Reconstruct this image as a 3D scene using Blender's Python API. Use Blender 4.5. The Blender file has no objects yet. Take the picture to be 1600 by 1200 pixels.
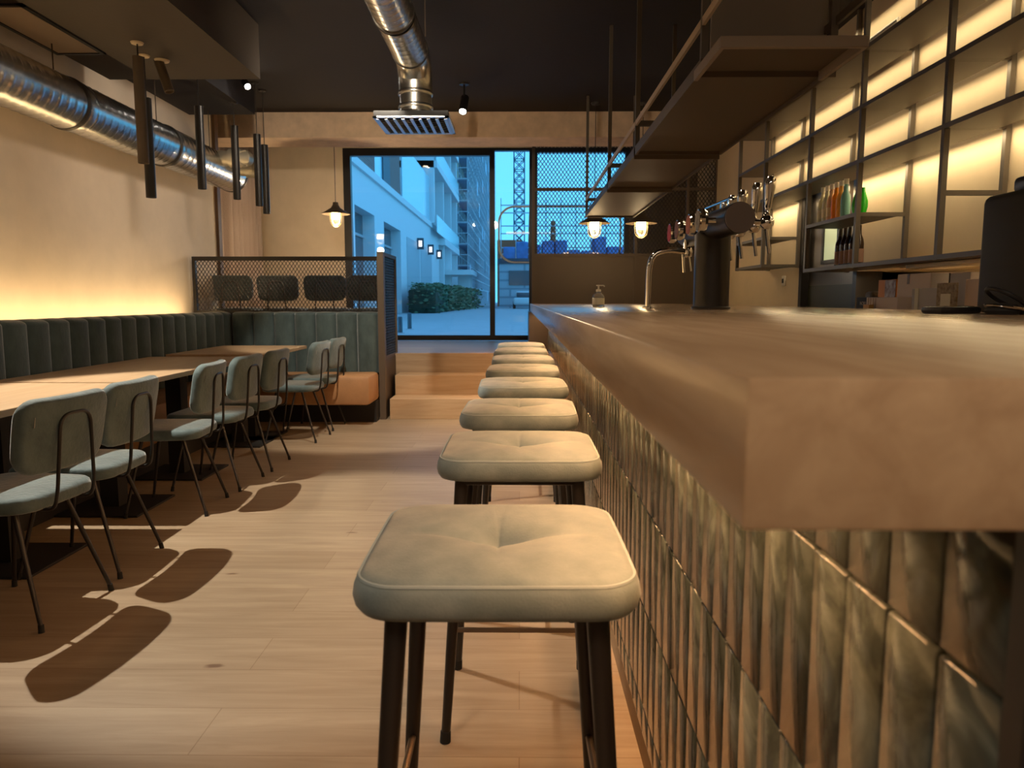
import bpy, bmesh, math, random
from mathutils import Vector, Matrix
random.seed(7)
PI = math.pi
S = bpy.context.scene
COL = S.collection

# ------------------------------------------------------------------ camera
cam_d = bpy.data.cameras.new('camera'); cam = bpy.data.objects.new('camera', cam_d); COL.objects.link(cam)
S.camera = cam
cam_d.sensor_width = 36; cam_d.lens = 36*1150/1600
cam_d.clip_start = .02; cam_d.clip_end = 600
cam.location = (0, 0, 1.16)
yaw = math.atan(12/1150); pitch = math.atan(131/1150)
cam.rotation_euler = (PI/2 - pitch, 0, yaw)
cam_d.dof.use_dof = True; cam_d.dof.focus_distance = 3.0; cam_d.dof.aperture_fstop = 6.5
# ------------------------------------------------------------------ view, world
S.view_settings.view_transform = 'Standard'; S.view_settings.look = 'None'
S.view_settings.gamma = 1; S.view_settings.use_curve_mapping = False
S.view_settings.exposure = 0.75
w = bpy.data.worlds.new('sky'); S.world = w; w.use_nodes = True
wn = w.node_tree.nodes; wl = w.node_tree.links
bg = wn['Background']
tc = wn.new('ShaderNodeTexCoord'); sep = wn.new('ShaderNodeSeparateXYZ'); rmp = wn.new('ShaderNodeValToRGB')
wl.new(tc.outputs['Generated'], sep.inputs[0]); wl.new(sep.outputs['Z'], rmp.inputs[0])
rmp.color_ramp.elements[0].position = 0.0; rmp.color_ramp.elements[0].color = (.10, .47, .76, 1)
rmp.color_ramp.elements[1].position = 0.6; rmp.color_ramp.elements[1].color = (.10, .33, .66, 1)
wl.new(rmp.outputs[0], bg.inputs[0]); bg.inputs[1].default_value = 1.35

def look(o, tgt):
    o.rotation_euler = (Vector(tgt) - o.location).to_track_quat('-Z', 'Y').to_euler()
def spot(name, loc, tgt, power, col, deg, blend=.3, size=.02):
    l = bpy.data.lights.new(name, 'SPOT'); l.energy = power; l.color = col
    l.spot_size = math.radians(deg); l.spot_blend = blend; l.shadow_soft_size = size
    o = bpy.data.objects.new(name, l); COL.objects.link(o); o.location = loc; look(o, tgt); return o
def area(name, loc, tgt, power, col, sx, sy, spread=180):
    l = bpy.data.lights.new(name, 'AREA'); l.energy = power; l.color = col; l.shape = 'RECTANGLE'
    l.size = sx; l.size_y = sy; l.spread = math.radians(spread)
    o = bpy.data.objects.new(name, l); COL.objects.link(o); o.location = loc; look(o, tgt); return o
WARM = (1, .76, .50); WW = (1, .86, .68)
# spots in the soffit and ceiling
spot('soffit_spot_light', (-2.43, 3.46, 2.72), (-1.2, 3.35, 0), 240, (1, .90, .74), 58, .3, .012)
spot('bar_spot_light', (-.35, 1.3, 3.1), (-.02, 1.5, .75), 28, WW, 50, .8, .18)
spot('bar_spot_light', (-.75, 3.6, 3.1), (0, 3.4, .75), 52, WW, 80, .8, .18)
spot('bar_spot_light', (-.45, 5.2, 3.1), (0, 5.6, .75), 36, WW, 70, .8, .18)
spot('aisle_spot_light', (-1.1, 4.9, 3.12), (-1.35, 6.75, .35), 170, (1, .88, .70), 50, .35, .02)
spot('stair_spot_light', (-.4, 5.3, 3.1), (-.5, 7.6, .3), 90, WARM, 50, .7, .03)
spot('wall_wash_light', (-.9, 2.6, 3.12), (-3.25, 3.6, 2.1), 105, (1, .84, .66), 75, .9, .3)
spot('wall_wash_light', (-.9, 5.9, 3.12), (-3.25, 6.4, 2.2), 75, (1, .84, .66), 70, .9, .3)
spot('ceiling_spot_light', (-.53, 7.25, 2.9), (-.6, 6.2, .3), 30, WW, 70, .6, .03)
# cove light behind the bench, led strips of the back bar and of the counter
def led(name, x, y0, y1, z, dx, dz, power, col, wd=.015):
    l = bpy.data.lights.new(name, 'AREA'); l.energy = power; l.color = col; l.shape = 'RECTANGLE'
    l.size = y1-y0; l.size_y = wd
    o = bpy.data.objects.new(name, l); COL.objects.link(o); o.location = (x, (y0+y1)/2, z)
    zz = -Vector((dx, 0, dz)).normalized(); xx = Vector((0, 1, 0)); yy = zz.cross(xx)
    o.rotation_euler = Matrix((xx, yy, zz)).transposed().to_euler(); return o
led('cove_light', -3.08, .3, 7.1, .97, -.35, 1, 17, (1, .70, .34))
for z, e in ((3.05, 4.5), (2.655, 5.2), (2.31, 5.2), (1.985, 9)):
    led('shelf_led_light', 2.34, 2.0, 7.2, z, .25, -1, e, (1, .78, .45))
led('niche_fill_light', 2.46, 2.0, 5.2, 1.345, .1, -1, 5, (1, .75, .45))  # added fill to brighten the niche, no strip known there
led('counter_led_light', .20, .6, 7.9, 1.025, -.14, -1, 32, (1, .50, .20))
# unseen lamps; the fills are added to lift dim surfaces
spot('rear_fill_light', (-1.5, -.9, 3.05), (.1, .9, .95), 45, (1, .84, .66), 58, .7, .15)  # added fill for the counter front and the near tiles
spot('beam_fill_light', (-1.0, 3.2, 2.9), (-1.6, 8.4, 3.02), 135, (1, .82, .60), 46, .8, .08)  # added to brighten the beam face
spot('beam_fill_light', (-.6, 3.2, 2.9), (.3, 8.4, 3.04), 55, (1, .82, .60), 40, .8, .08)  # second lamp added for the beam
spot('counter_end_fill_light', (1.1, -1.3, 3.0), (.9, .4, 1.08), 20, (1, .82, .66), 44, .6, .06)  # added to light the end face of the counter
area('rear_ambient_fill', (.4, -1.0, 3.1), (.4, -.9, 0), 13, (1, .80, .58), 1.6, .5)  # added ambient fill for the near end of the room
area('platform_light', (-1.6, 8.6, 3.2), (-2.2, 9.6, .6), 14, (1, .78, .5), .5, .3)

# ------------------------------------------------------------------ materials
MATS = {}
def mat(name, col, rough=.5, metal=0, spec=.5, emit=None, estr=0, bump=0, bscale=40, var=0, vscale=6, col2=None, coat=0, trans=0, alpha=1, stretch=(1,1,1), sheen=0):
    if name in MATS: return MATS[name]
    m = bpy.data.materials.new(name); m.use_nodes = True; MATS[name] = m
    n = m.node_tree.nodes; l = m.node_tree.links; b = n['Principled BSDF']
    b.inputs['Base Color'].default_value = (*col, 1); b.inputs['Roughness'].default_value = rough
    b.inputs['Metallic'].default_value = metal; b.inputs['Specular IOR Level'].default_value = spec
    b.inputs['Coat Weight'].default_value = coat; b.inputs['Transmission Weight'].default_value = trans
    b.inputs['Alpha'].default_value = alpha
    if sheen: b.inputs['Sheen Weight'].default_value = sheen; b.inputs['Sheen Roughness'].default_value = .4
    if emit: b.inputs['Emission Color'].default_value = (*emit, 1); b.inputs['Emission Strength'].default_value = estr
    t = n.new('ShaderNodeTexCoord'); mp = n.new('ShaderNodeMapping'); l.new(t.outputs['Object'], mp.inputs[0])
    mp.inputs['Scale'].default_value = stretch
    if var or col2:
        nz = n.new('ShaderNodeTexNoise'); nz.inputs['Scale'].default_value = vscale; nz.inputs['Detail'].default_value = 6
        nz.inputs['Roughness'].default_value = .6
        l.new(mp.outputs[0], nz.inputs['Vector'])
        r = n.new('ShaderNodeValToRGB'); r.color_ramp.elements[0].position = .3; r.color_ramp.elements[1].position = .7
        c2 = col2 or tuple(min(1, c*(1+var)) for c in col); c1 = col if col2 else tuple(c*(1-var) for c in col)
        r.color_ramp.elements[0].color = (*c1, 1); r.color_ramp.elements[1].color = (*c2, 1)
        l.new(nz.outputs[0], r.inputs[0]); l.new(r.outputs[0], b.inputs['Base Color'])
    if bump:
        nb = n.new('ShaderNodeTexNoise'); nb.inputs['Scale'].default_value = bscale; nb.inputs['Detail'].default_value = 5
        l.new(mp.outputs[0], nb.inputs['Vector'])
        bp = n.new('ShaderNodeBump'); bp.inputs['Strength'].default_value = bump; bp.inputs['Distance'].default_value = .01
        l.new(nb.outputs[0], bp.inputs['Height']); l.new(bp.outputs[0], b.inputs['Normal'])
    return m

def wood(name, c1, c2, rough, planks=None, axis='X', knots=True, bump=.08, grain=1.0, coat=0):
    m = bpy.data.materials.new(name); m.use_nodes = True; MATS[name] = m
    n = m.node_tree.nodes; l = m.node_tree.links; b = n['Principled BSDF']
    b.inputs['Roughness'].default_value = rough; b.inputs['Coat Weight'].default_value = coat; b.inputs['Coat Roughness'].default_value = .2
    t = n.new('ShaderNodeTexCoord'); mp = n.new('ShaderNodeMapping'); l.new(t.outputs['Object'], mp.inputs[0])
    mp.inputs['Scale'].default_value = {'X': (.9, 11, 11), 'Y': (11, .9, 11), 'Z': (11, 11, .9)}[axis]
    n1 = n.new('ShaderNodeTexNoise'); n1.inputs['Scale'].default_value = 2.2*grain; n1.inputs['Detail'].default_value = 8; n1.inputs['Roughness'].default_value = .62; n1.inputs['Distortion'].default_value = .6
    l.new(mp.outputs[0], n1.inputs['Vector'])
    r = n.new('ShaderNodeValToRGB'); r.color_ramp.elements[0].position = .3; r.color_ramp.elements[1].position = .72
    r.color_ramp.elements[0].color = (*c1, 1); r.color_ramp.elements[1].color = (*c2, 1)
    l.new(n1.outputs[0], r.inputs[0]); out = r.outputs[0]
    def mixmul(a, fac_out, colr):
        mx = n.new('ShaderNodeMix'); mx.data_type = 'RGBA'; mx.blend_type = 'MULTIPLY'
        l.new(fac_out, mx.inputs['Factor']); l.new(a, mx.inputs[6]); mx.inputs[7].default_value = (*colr, 1)
        return mx.outputs[2]
    if planks:
        br = n.new('ShaderNodeTexBrick'); l.new(t.outputs['Object'], br.inputs['Vector'])
        br.inputs['Scale'].default_value = 1; br.inputs['Brick Width'].default_value = planks[0]; br.inputs['Row Height'].default_value = planks[1]
        br.inputs['Mortar Size'].default_value = .0016; br.inputs['Mortar Smooth'].default_value = .1; br.offset = .37
        br.inputs['Color1'].default_value = (1, 1, 1, 1); br.inputs['Color2'].default_value = (.80, .76, .72, 1); br.inputs['Mortar'].default_value = (.60, .52, .45, 1)
        mx = n.new('ShaderNodeMix'); mx.data_type = 'RGBA'; mx.blend_type = 'MULTIPLY'; mx.inputs['Factor'].default_value = .8
        l.new(out, mx.inputs[6]); l.new(br.outputs['Color'], mx.inputs[7]); out = mx.outputs[2]
    if knots:
        mk = n.new('ShaderNodeMapping'); l.new(t.outputs['Object'], mk.inputs[0])
        mk.inputs['Scale'].default_value = {'X': (1, 2.6, 2.6), 'Y': (2.6, 1, 2.6), 'Z': (2.6, 2.6, 1)}[axis]
        vo = n.new('ShaderNodeTexVoronoi'); vo.inputs['Scale'].default_value = 1.6; l.new(mk.outputs[0], vo.inputs['Vector'])
        nn = n.new('ShaderNodeTexNoise'); nn.inputs['Scale'].default_value = 14; l.new(mk.outputs[0], nn.inputs['Vector'])
        ad = n.new('ShaderNodeMath'); ad.operation = 'MULTIPLY_ADD'; ad.inputs[1].default_value = .12; l.new(nn.outputs[0], ad.inputs[0]); l.new(vo.outputs['Distance'], ad.inputs[2])
        rk = n.new('ShaderNodeValToRGB'); rk.color_ramp.elements[0].position = .075; rk.color_ramp.elements[1].position = .12
        rk.color_ramp.elements[0].color = (1, 1, 1, 1); rk.color_ramp.elements[1].color = (0, 0, 0, 1)
        l.new(ad.outputs[0], rk.inputs[0]); out = mixmul(out, rk.outputs[0], (.42, .30, .22))
    l.new(out, b.inputs['Base Color'])
    bp = n.new('ShaderNodeBump'); bp.inputs['Strength'].default_value = bump; bp.inputs['Distance'].default_value = .004
    l.new(n1.outputs[0], bp.inputs['Height']); l.new(bp.outputs[0], b.inputs['Normal'])
    return m

def glass_pane(name, tint=(1,1,1)):
    m = bpy.data.materials.new(name); m.use_nodes = True; MATS[name] = m
    n = m.node_tree.nodes; l = m.node_tree.links; n.remove(n['Principled BSDF'])
    tr = n.new('ShaderNodeBsdfTransparent'); tr.inputs[0].default_value = (*tint, 1)
    gl = n.new('ShaderNodeBsdfGlossy'); gl.inputs['Roughness'].default_value = .02
    fr = n.new('ShaderNodeFresnel'); fr.inputs[0].default_value = 1.5
    mx = n.new('ShaderNodeMixShader'); l.new(fr.outputs[0], mx.inputs[0]); l.new(tr.outputs[0], mx.inputs[1]); l.new(gl.outputs[0], mx.inputs[2])
    l.new(mx.outputs[0], n['Material Output'].inputs[0]); return m

def tile_mat():
    m = bpy.data.materials.new('glazed_tile'); m.use_nodes = True
    n = m.node_tree.nodes; l = m.node_tree.links; b = n['Principled BSDF']
    g = n.new('ShaderNodeNewGeometry'); t = n.new('ShaderNodeTexCoord')
    nz = n.new('ShaderNodeTexNoise'); nz.inputs['Scale'].default_value = 9; nz.inputs['Detail'].default_value = 7; nz.inputs['Roughness'].default_value = .6; nz.inputs['Distortion'].default_value = .8
    l.new(t.outputs['Object'], nz.inputs['Vector'])
    r = n.new('ShaderNodeValToRGB'); e = r.color_ramp.elements
    e[0].position = .3; e[0].color = (.018, .023, .020, 1); e[1].position = .75; e[1].color = (.15, .175, .155, 1)
    e2 = r.color_ramp.elements.new(.52); e2.color = (.048, .058, .052, 1)
    ad = n.new('ShaderNodeMath'); ad.operation = 'MULTIPLY_ADD'; ad.inputs[1].default_value = .24; l.new(g.outputs['Random Per Island'], ad.inputs[0])
    sb = n.new('ShaderNodeMath'); sb.operation = 'SUBTRACT'; sb.inputs[1].default_value = .12; l.new(nz.outputs[0], sb.inputs[0]); l.new(sb.outputs[0], ad.inputs[2])
    l.new(ad.outputs[0], r.inputs[0]); l.new(r.outputs[0], b.inputs['Base Color'])
    b.inputs['Roughness'].default_value = .11; b.inputs['Specular IOR Level'].default_value = .55
    n2 = n.new('ShaderNodeTexNoise'); n2.inputs['Scale'].default_value = 26; n2.inputs['Detail'].default_value = 4
    mp = n.new('ShaderNodeMapping'); mp.inputs['Scale'].default_value = (1, 1, .4); l.new(t.outputs['Object'], mp.inputs[0]); l.new(mp.outputs[0], n2.inputs['Vector'])
    bp = n.new('ShaderNodeBump'); bp.inputs['Strength'].default_value = .22; bp.inputs['Distance'].default_value = .004
    l.new(n2.outputs[0], bp.inputs['Height']); l.new(bp.outputs[0], b.inputs['Normal'])
    return m

def brick_mat(name, c1, c2, mortar, bw, rh, vertical_axis_map=None):
    m = bpy.data.materials.new(name); m.use_nodes = True
    n = m.node_tree.nodes; l = m.node_tree.links; b = n['Principled BSDF']; b.inputs['Roughness'].default_value = .8
    t = n.new('ShaderNodeTexCoord'); s = n.new('ShaderNodeSeparateXYZ'); c = n.new('ShaderNodeCombineXYZ')
    l.new(t.outputs['Object'], s.inputs[0])
    a = n.new('ShaderNodeMath'); a.operation = 'ADD'; l.new(s.outputs[0], a.inputs[0]); l.new(s.outputs[1], a.inputs[1])
    l.new(a.outputs[0], c.inputs[0]); l.new(s.outputs[2], c.inputs[1])
    br = n.new('ShaderNodeTexBrick'); l.new(c.outputs[0], br.inputs['Vector']); br.inputs['Scale'].default_value = 1
    br.inputs['Brick Width'].default_value = bw; br.inputs['Row Height'].default_value = rh; br.inputs['Mortar Size'].default_value = rh*.12
    br.inputs['Color1'].default_value = (*c1, 1); br.inputs['Color2'].default_value = (*c2, 1); br.inputs['Mortar'].default_value = (*mortar, 1)
    l.new(br.outputs['Color'], b.inputs['Base Color']); return m

PLASTER = mat('plaster_beige', (.74, .62, .49), .75, bump=.15, bscale=9, var=.06, vscale=3)
PLASTER2 = mat('plaster_cream', (.66, .53, .36), .7, bump=.1, bscale=9, var=.05, vscale=3)
CONC = mat('beam_concrete', (.74, .57, .42), .8, bump=.3, bscale=20, var=.12, vscale=8)
CEIL = mat('ceiling_dark', (0.0154, 0.0112, 0.0119), .85, bump=.1, bscale=30)
SOFF = mat('soffit_dark_brown', (.054, .040, .027), .75, bump=.1, bscale=30)
FLOOR = wood('oak_floor', (.320, .232, .150), (.449, .347, .238), .40, planks=(2.3, .22), axis='X')
STEPW = wood('oak_step', (0.468, 0.306, 0.17), (0.595, 0.425, 0.264), .45, axis='X')
COUNT = wood('oak_counter', (.436, .270, .150), (.601, .405, .239), .24, axis='Y', knots=False, bump=.03, coat=.5)
TABLEW = wood('oak_table', (0.4, 0.256, 0.144), (0.496, 0.344, 0.208), .4, axis='Y', knots=False)
TEDGE = mat('table_edge_dark', (.30, .17, .08), .5)
VELV = mat('velvet_teal', (0.06, 0.096, 0.104), .75, bump=.25, bscale=60, col2=(0.124, 0.172, 0.18), vscale=9, sheen=.5)
VELVD = mat('velvet_bench', (0.0315, 0.0525, 0.056), .8, bump=.25, bscale=60, col2=(0.07, 0.105, 0.108), vscale=9, sheen=.45, stretch=(1, 1, .5))
SUEDE = mat('suede_grey', (.100, .135, .145), .8, bump=.10, bscale=240, col2=(.185, .222, .222), vscale=13, sheen=.25)
PIPING = mat('suede_piping', (.22, .27, .28), .7)
LEATH = mat('tan_leather', (.42, .22, .10), .5, bump=.15, bscale=90, var=.12, vscale=5)
BLACK = mat('black_metal', (.016, .013, .012), .38, spec=.5)
BLACKM = mat('black_matt', (.012, .011, .011), .7)
BRONZE = mat('bronze_brown_metal', (.116, .087, .063), .55, spec=.2)
FRAMEM = mat('shelf_frame_metal', (.102, .079, .058), .5)
DUCT = mat('galvanised_steel', (.62, .62, .60), .27, metal=1, bump=.04, bscale=14, var=.12, vscale=16)
DUCTD = mat('duct_joint_dark', (.10, .09, .08), .4, metal=.7)
CHROME = mat('chrome', (.78, .77, .75), .06, metal=1)
STEEL = mat('brushed_stainless', (.210, .182, .154), .32, metal=1, bump=.1, bscale=60, stretch=(1, 1, .05))
PANELW = mat('access_panel_paint', (.60, .48, .32), .6)
PANELF = mat('partition_brown', (.109, .077, .054), .5, bump=.05, bscale=40)
GLASS = glass_pane('window_glass', (.93, .97, 1))
LGLASS = glass_pane('lamp_glass', (1, .97, .9))
BULB = mat('lamp_glow', (1, .8, .5), .5, emit=(1, .74, .38), estr=14)
SPOTG = mat('spot_glow', (1, .9, .8), .5, emit=(1, .93, .82), estr=30)
TILE = tile_mat()
GROUT = mat('grout', (.30, .20, .11), .6)
CURT = mat('linen_curtain', (.58, .47, .43), .85, bump=.3, bscale=90)
WHITEP = mat('white_plastic', (.75, .70, .62), .5)
RUBBER = mat('rubber', (.01, .01, .01), .8)

# ------------------------------------------------------------------ mesh helpers
def finish(bm, name, m, parent=None, angle=40, smooth=True):
    me = bpy.data.meshes.new(name)
    bmesh.ops.recalc_face_normals(bm, faces=bm.faces)
    bm.to_mesh(me); bm.free()
    ms = m if isinstance(m, (list, tuple)) else [m]
    for q in ms: me.materials.append(q)
    if smooth:
        me.polygons.foreach_set('use_smooth', [True]*len(me.polygons)); me.set_sharp_from_angle(angle=math.radians(angle))
    o = bpy.data.objects.new(name, me); COL.objects.link(o)
    if parent: o.parent = parent
    return o
def tag(o, label=None, cat=None, group=None, kind=None):
    if label: o['label'] = label
    if cat: o['category'] = cat
    if group: o['group'] = group
    if kind: o['kind'] = kind
    return o
def thing(name, label, cat, loc=(0, 0, 0), rz=0, group=None):
    o = bpy.data.objects.new(name, None); COL.objects.link(o); o.empty_display_size = .1
    o.location = loc; o.rotation_euler = (0, 0, rz); return tag(o, label, cat, group)
def copy_thing(r, loc, rz=None, label=None):
    c = r.copy(); COL.objects.link(c); c.location = loc
    if rz is not None: c.rotation_euler = (0, 0, rz)
    if label: c['label'] = label
    def rec(a, b):
        for ch in [q for q in COL.objects if q.parent == a]:
            k = ch.copy(); COL.objects.link(k); k.parent = b; rec(ch, k)
    rec(r, c); return c
def box(bm, a, b, bev=0, mi=0, M=None, seg=2):
    cx = [(a[i]+b[i])/2 for i in range(3)]; s = [abs(b[i]-a[i]) for i in range(3)]
    r = bmesh.ops.create_cube(bm, size=1, matrix=Matrix.Translation(cx) @ Matrix.Diagonal((*s, 1)))
    vs = r['verts']; fs = {f for v in vs for f in v.link_faces}
    for f in fs: f.material_index = mi
    if bev:
        es = list({e for v in vs for e in v.link_edges})
        q = bmesh.ops.bevel(bm, geom=es, offset=bev, segments=seg, profile=.5, affect='EDGES', clamp_overlap=True)
        vs = list({v for f in q['faces'] for v in f.verts} | {v for v in vs if v.is_valid})
    if M is not None: bmesh.ops.transform(bm, matrix=M, verts=list(vs))
    return bm
def B(a, b, bev=0, M=None): bm = bmesh.new(); box(bm, a, b, bev, M=M); return bm
def frame_of(d):
    d = d.normalized(); u = Vector((0, 0, 1)) if abs(d.z) < .9 else Vector((1, 0, 0))
    x = d.cross(u).normalized(); return x, x.cross(d).normalized()
def tube(bm, pts, r, n=10, cap=True, mi=0, sq=None):
    """tube along points; r a number or one per point; parallel-transported"""
    pts = [Vector(p) for p in pts]; rs = r if isinstance(r, (list, tuple)) else [r]*len(pts)
    d0 = pts[1]-pts[0]; x, y = frame_of(d0); rings = []
    pd = d0.normalized()
    for i, p in enumerate(pts):
        if 0 < i < len(pts)-1: d = ((pts[i]-pts[i-1]).normalized()+(pts[i+1]-pts[i]).normalized()).normalized()
        elif i == 0: d = (pts[1]-pts[0]).normalized()
        else: d = (pts[-1]-pts[-2]).normalized()
        q = pd.rotation_difference(d); x = q @ x; y = q @ y; pd = d
        rings.append([bm.verts.new(p + (x*math.cos(2*PI*k/n)+y*math.sin(2*PI*k/n))*rs[i]) for k in range(n)])
    for a, b in zip(rings, rings[1:]):
        for k in range(n):
            f = bm.faces.new((a[k], a[(k+1) % n], b[(k+1) % n], b[k])); f.material_index = mi
    if cap:
        for rg in (rings[0], rings[-1]):
            f = bm.faces.new(rg); f.material_index = mi
    return bm
def T(pts, r, n=10): bm = bmesh.new(); tube(bm, pts, r, n); return bm
def arc(pts, r, k=5):
    """round the corners of a polyline"""
    P = [Vector(p) for p in pts]; out = [P[0]]
    for i in range(1, len(P)-1):
        a, b, c = P[i-1], P[i], P[i+1]; rr = min(r, (a-b).length*.49, (c-b).length*.49)
        s = b+(a-b).normalized()*rr; e = b+(c-b).normalized()*rr
        for j in range(k+1):
            t = j/k; out.append(s*(1-t)**2+b*2*t*(1-t)+e*t*t)
    out.append(P[-1]); return out
def lathe(bm, prof, n=24, M=None, mi=0):
    rings = []; vs = []
    for r, z in prof:
        if r < 1e-5: v = bm.verts.new((0, 0, z)); rings.append([v]); vs.append(v)
        else:
            rg = [bm.verts.new((r*math.cos(2*PI*k/n), r*math.sin(2*PI*k/n), z)) for k in range(n)]; rings.append(rg); vs += rg
    for a, b in zip(rings, rings[1:]):
        for k in range(n):
            if len(a) == 1 and len(b) == 1: continue
            if len(a) == 1: q = (a[0], b[(k+1) % n], b[k])
            elif len(b) == 1: q = (a[k], a[(k+1) % n], b[0])
            else: q = (a[k], a[(k+1) % n], b[(k+1) % n], b[k])
            f = bm.faces.new(q); f.material_index = mi
    if M is not None: bmesh.ops.transform(bm, matrix=M, verts=vs)
    return bm
def L(prof, n=24, M=None): bm = bmesh.new(); lathe(bm, prof, n, M); return bm
M_SIDE = 6
def rrect(w, d, r, n=6, bow=0):
    pts = []
    for cx, cy, a0 in ((w/2-r, d/2-r, 0), (-w/2+r, d/2-r, 90), (-w/2+r, -d/2+r, 180), (w/2-r, -d/2+r, 270)):
        for k in range(n+1):
            a = math.radians(a0+90*k/n); pts.append((cx+r*math.cos(a), cy+r*math.sin(a)))
    out = []
    m = M_SIDE  # subdivide straight sides
    for i, p in enumerate(pts):
        q = pts[(i+1) % len(pts)]; out.append(p)
        if math.hypot(q[0]-p[0], q[1]-p[1]) > r*.8:
            for j in range(1, m): out.append((p[0]+(q[0]-p[0])*j/m, p[1]+(q[1]-p[1])*j/m))
    if bow: out = [(x*(1+bow*(1-min(1, (2*y/d)**2))), y*(1+bow*(1-min(1, (2*x/w)**2)))) for x, y in out]
    return out
def cushion(w, d, prof, r=.07, bow=.02, fn=None, inner=(.9, .75, .6, .45, .3, .18, .08), n=6):
    """prof: list of (inset, z) from bottom outline to top outline; then rings shrink to the centre of the top and of the bottom"""
    bm = bmesh.new(); O = rrect(w, d, r, n, bow); N = len(O)
    def ring(ins, sc, z):
        kx = (1-2*ins/w)*sc; ky = (1-2*ins/d)*sc; o = []
        for x, y in O:
            v = Vector((x*kx, y*ky, z)); o.append(bm.verts.new(fn(v) if fn else v))
        return o
    R = [ring(prof[0][0], .5, prof[0][1])]
    for ins, z in prof: R.append(ring(ins, 1, z))
    for s in inner: R.append(ring(prof[-1][0], s, prof[-1][1]))
    for a, b in zip(R, R[1:]):
        for k in range(N): bm.faces.new((a[k], a[(k+1) % N], b[(k+1) % N], b[k]))
    bm.faces.new(R[0])
    c = Vector((0, 0, prof[-1][1])); c = bm.verts.new(fn(c) if fn else c)
    for k in range(N): bm.faces.new((R[-1][k], R[-1][(k+1) % N], c))
    return bm
def expanded(bm, ox, oy, oz, ux, uz, W, H, cw, ch, t=.0045, dep=.004):
    """expanded metal: diamonds of cw x ch in the plane (u, z) made of thin bars"""
    u = Vector(ux); z = Vector(uz); nrm = u.cross(z).normalized(); o = Vector((ox, oy, oz))
    nx = int(round(W/cw)); nz = int(round(H/ch)); cw = W/nx; ch = H/nz
    def bar(p, q):
        d = (q-p).normalized(); s = nrm.cross(d)*t*.5; k = nrm*dep*.5
        v = [bm.verts.new(c) for c in (p+s+k, p-s+k, q-s+k, q+s+k, p+s-k, p-s-k, q-s-k, q+s-k)]
        for f in ((0,1,2,3), (7,6,5,4), (0,3,7,4), (1,5,6,2)): bm.faces.new([v[i] for i in f])
    for i in range(nx):
        for j in range(nz):
            P = lambda a, b: o+u*((i+a)*cw)+z*((j+b)*ch)
            bar(P(0, .5), P(.5, 1)); bar(P(.5, 1), P(1, .5)); bar(P(1, .5), P(.5, 0)); bar(P(.5, 0), P(0, .5))
def struct(name, bm, m, parent=None, **k):
    o = finish(bm, name, m, parent, **k)
    if not parent: o['kind'] = 'structure'
    return o
def text(name, s, size, m, parent, loc, rot, ext=.001):
    cu = bpy.data.curves.new(name, 'FONT'); cu.body = s; cu.size = size; cu.extrude = ext; cu.align_x = 'CENTER'; cu.align_y = 'CENTER'
    o = bpy.data.objects.new(name, cu); COL.objects.link(o); o.data.materials.append(m); o.parent = parent
    o.location = loc; o.rotation_euler = rot
    bpy.context.view_layer.update(); me = bpy.data.meshes.new_from_object(o.evaluated_get(bpy.context.evaluated_depsgraph_get()))
    n_ = bpy.data.objects.new(name, me); COL.objects.link(n_); n_.parent = parent; n_.location = loc; n_.rotation_euler = rot
    bpy.data.objects.remove(o); n_.name = name; return n_

# ------------------------------------------------------------------ room shell
ZC = 3.2
struct('floor', B((-3.25, -3, -.1), (3.0, 10.4, 0)), FLOOR, smooth=False)
struct('floor_platform', B((-3.7, 7.75, .3), (2.42, 10.22, .6)), FLOOR, smooth=False)
struct('wall_left', B((-3.45, -3, 0), (-3.25, 8.0, 3.4)), PLASTER, smooth=False)
struct('wall_left_recess', B((-3.9, 8.0, 0), (-3.7, 10.3, 3.6)), PLASTER, smooth=False)
struct('trim_1', B((-3.7, 7.98, 0), (-3.22, 8.06, 3.4)), mat('dark_oak_trim', (.13, .07, .035), .5), smooth=False)
struct('wall_rear', B((-3.45, -3.2, 0), (3.0, -3, 3.4)), PLASTER, smooth=False)
bm = bmesh.new()
box(bm, (2.42, -3, 0), (2.62, 1.2, 3.4)); box(bm, (2.42, 6.46, 0), (2.62, 10.3, 3.6)); box(bm, (2.42, 5.36, 2.16), (2.62, 6.46, 3.4))
box(bm, (2.42, 1.2, 1.365), (2.62, 5.36, 3.4)); box(bm, (2.42, 1.2, 0), (2.62, 5.36, .92))
struct('wall_right', bm, PLASTER2, smooth=False)
bm = bmesh.new()
box(bm, (2.95, 1.2, .9), (3.05, 5.36, 1.4)); box(bm, (2.6, 1.1, .9), (3.0, 1.2, 1.4)); box(bm, (2.6, 5.36, .9), (3.0, 5.42, 1.4)); box(bm, (2.62, 1.2, 1.36), (3.0, 5.4, 1.4)); box(bm, (2.6, 1.1, .8), (3.05, 5.42, .92)); box(bm, (2.6, 5.36, .9), (3.05, 5.42, 1.4))
struct('wall_right_niche', bm, mat('niche_paint', (.45, .36, .22), .7), smooth=False)
# window wall
bm = bmesh.new()
box(bm, (-3.9, 10.3, 0), (-2.42, 10.5, 3.6)); box(bm, (-2.42, 10.3, 3.22), (1.5, 10.5, 3.6)); box(bm, (-2.42, 10.3, 0), (1.5, 10.5, .58))
struct('wall_front', bm, PLASTER, smooth=False)
struct('wall_front_bar_side', B((1.5, 10.3, 0), (2.62, 10.5, 3.6)), mat('wall_dark_side', (.16, .12, .085), .7), smooth=False)
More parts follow.
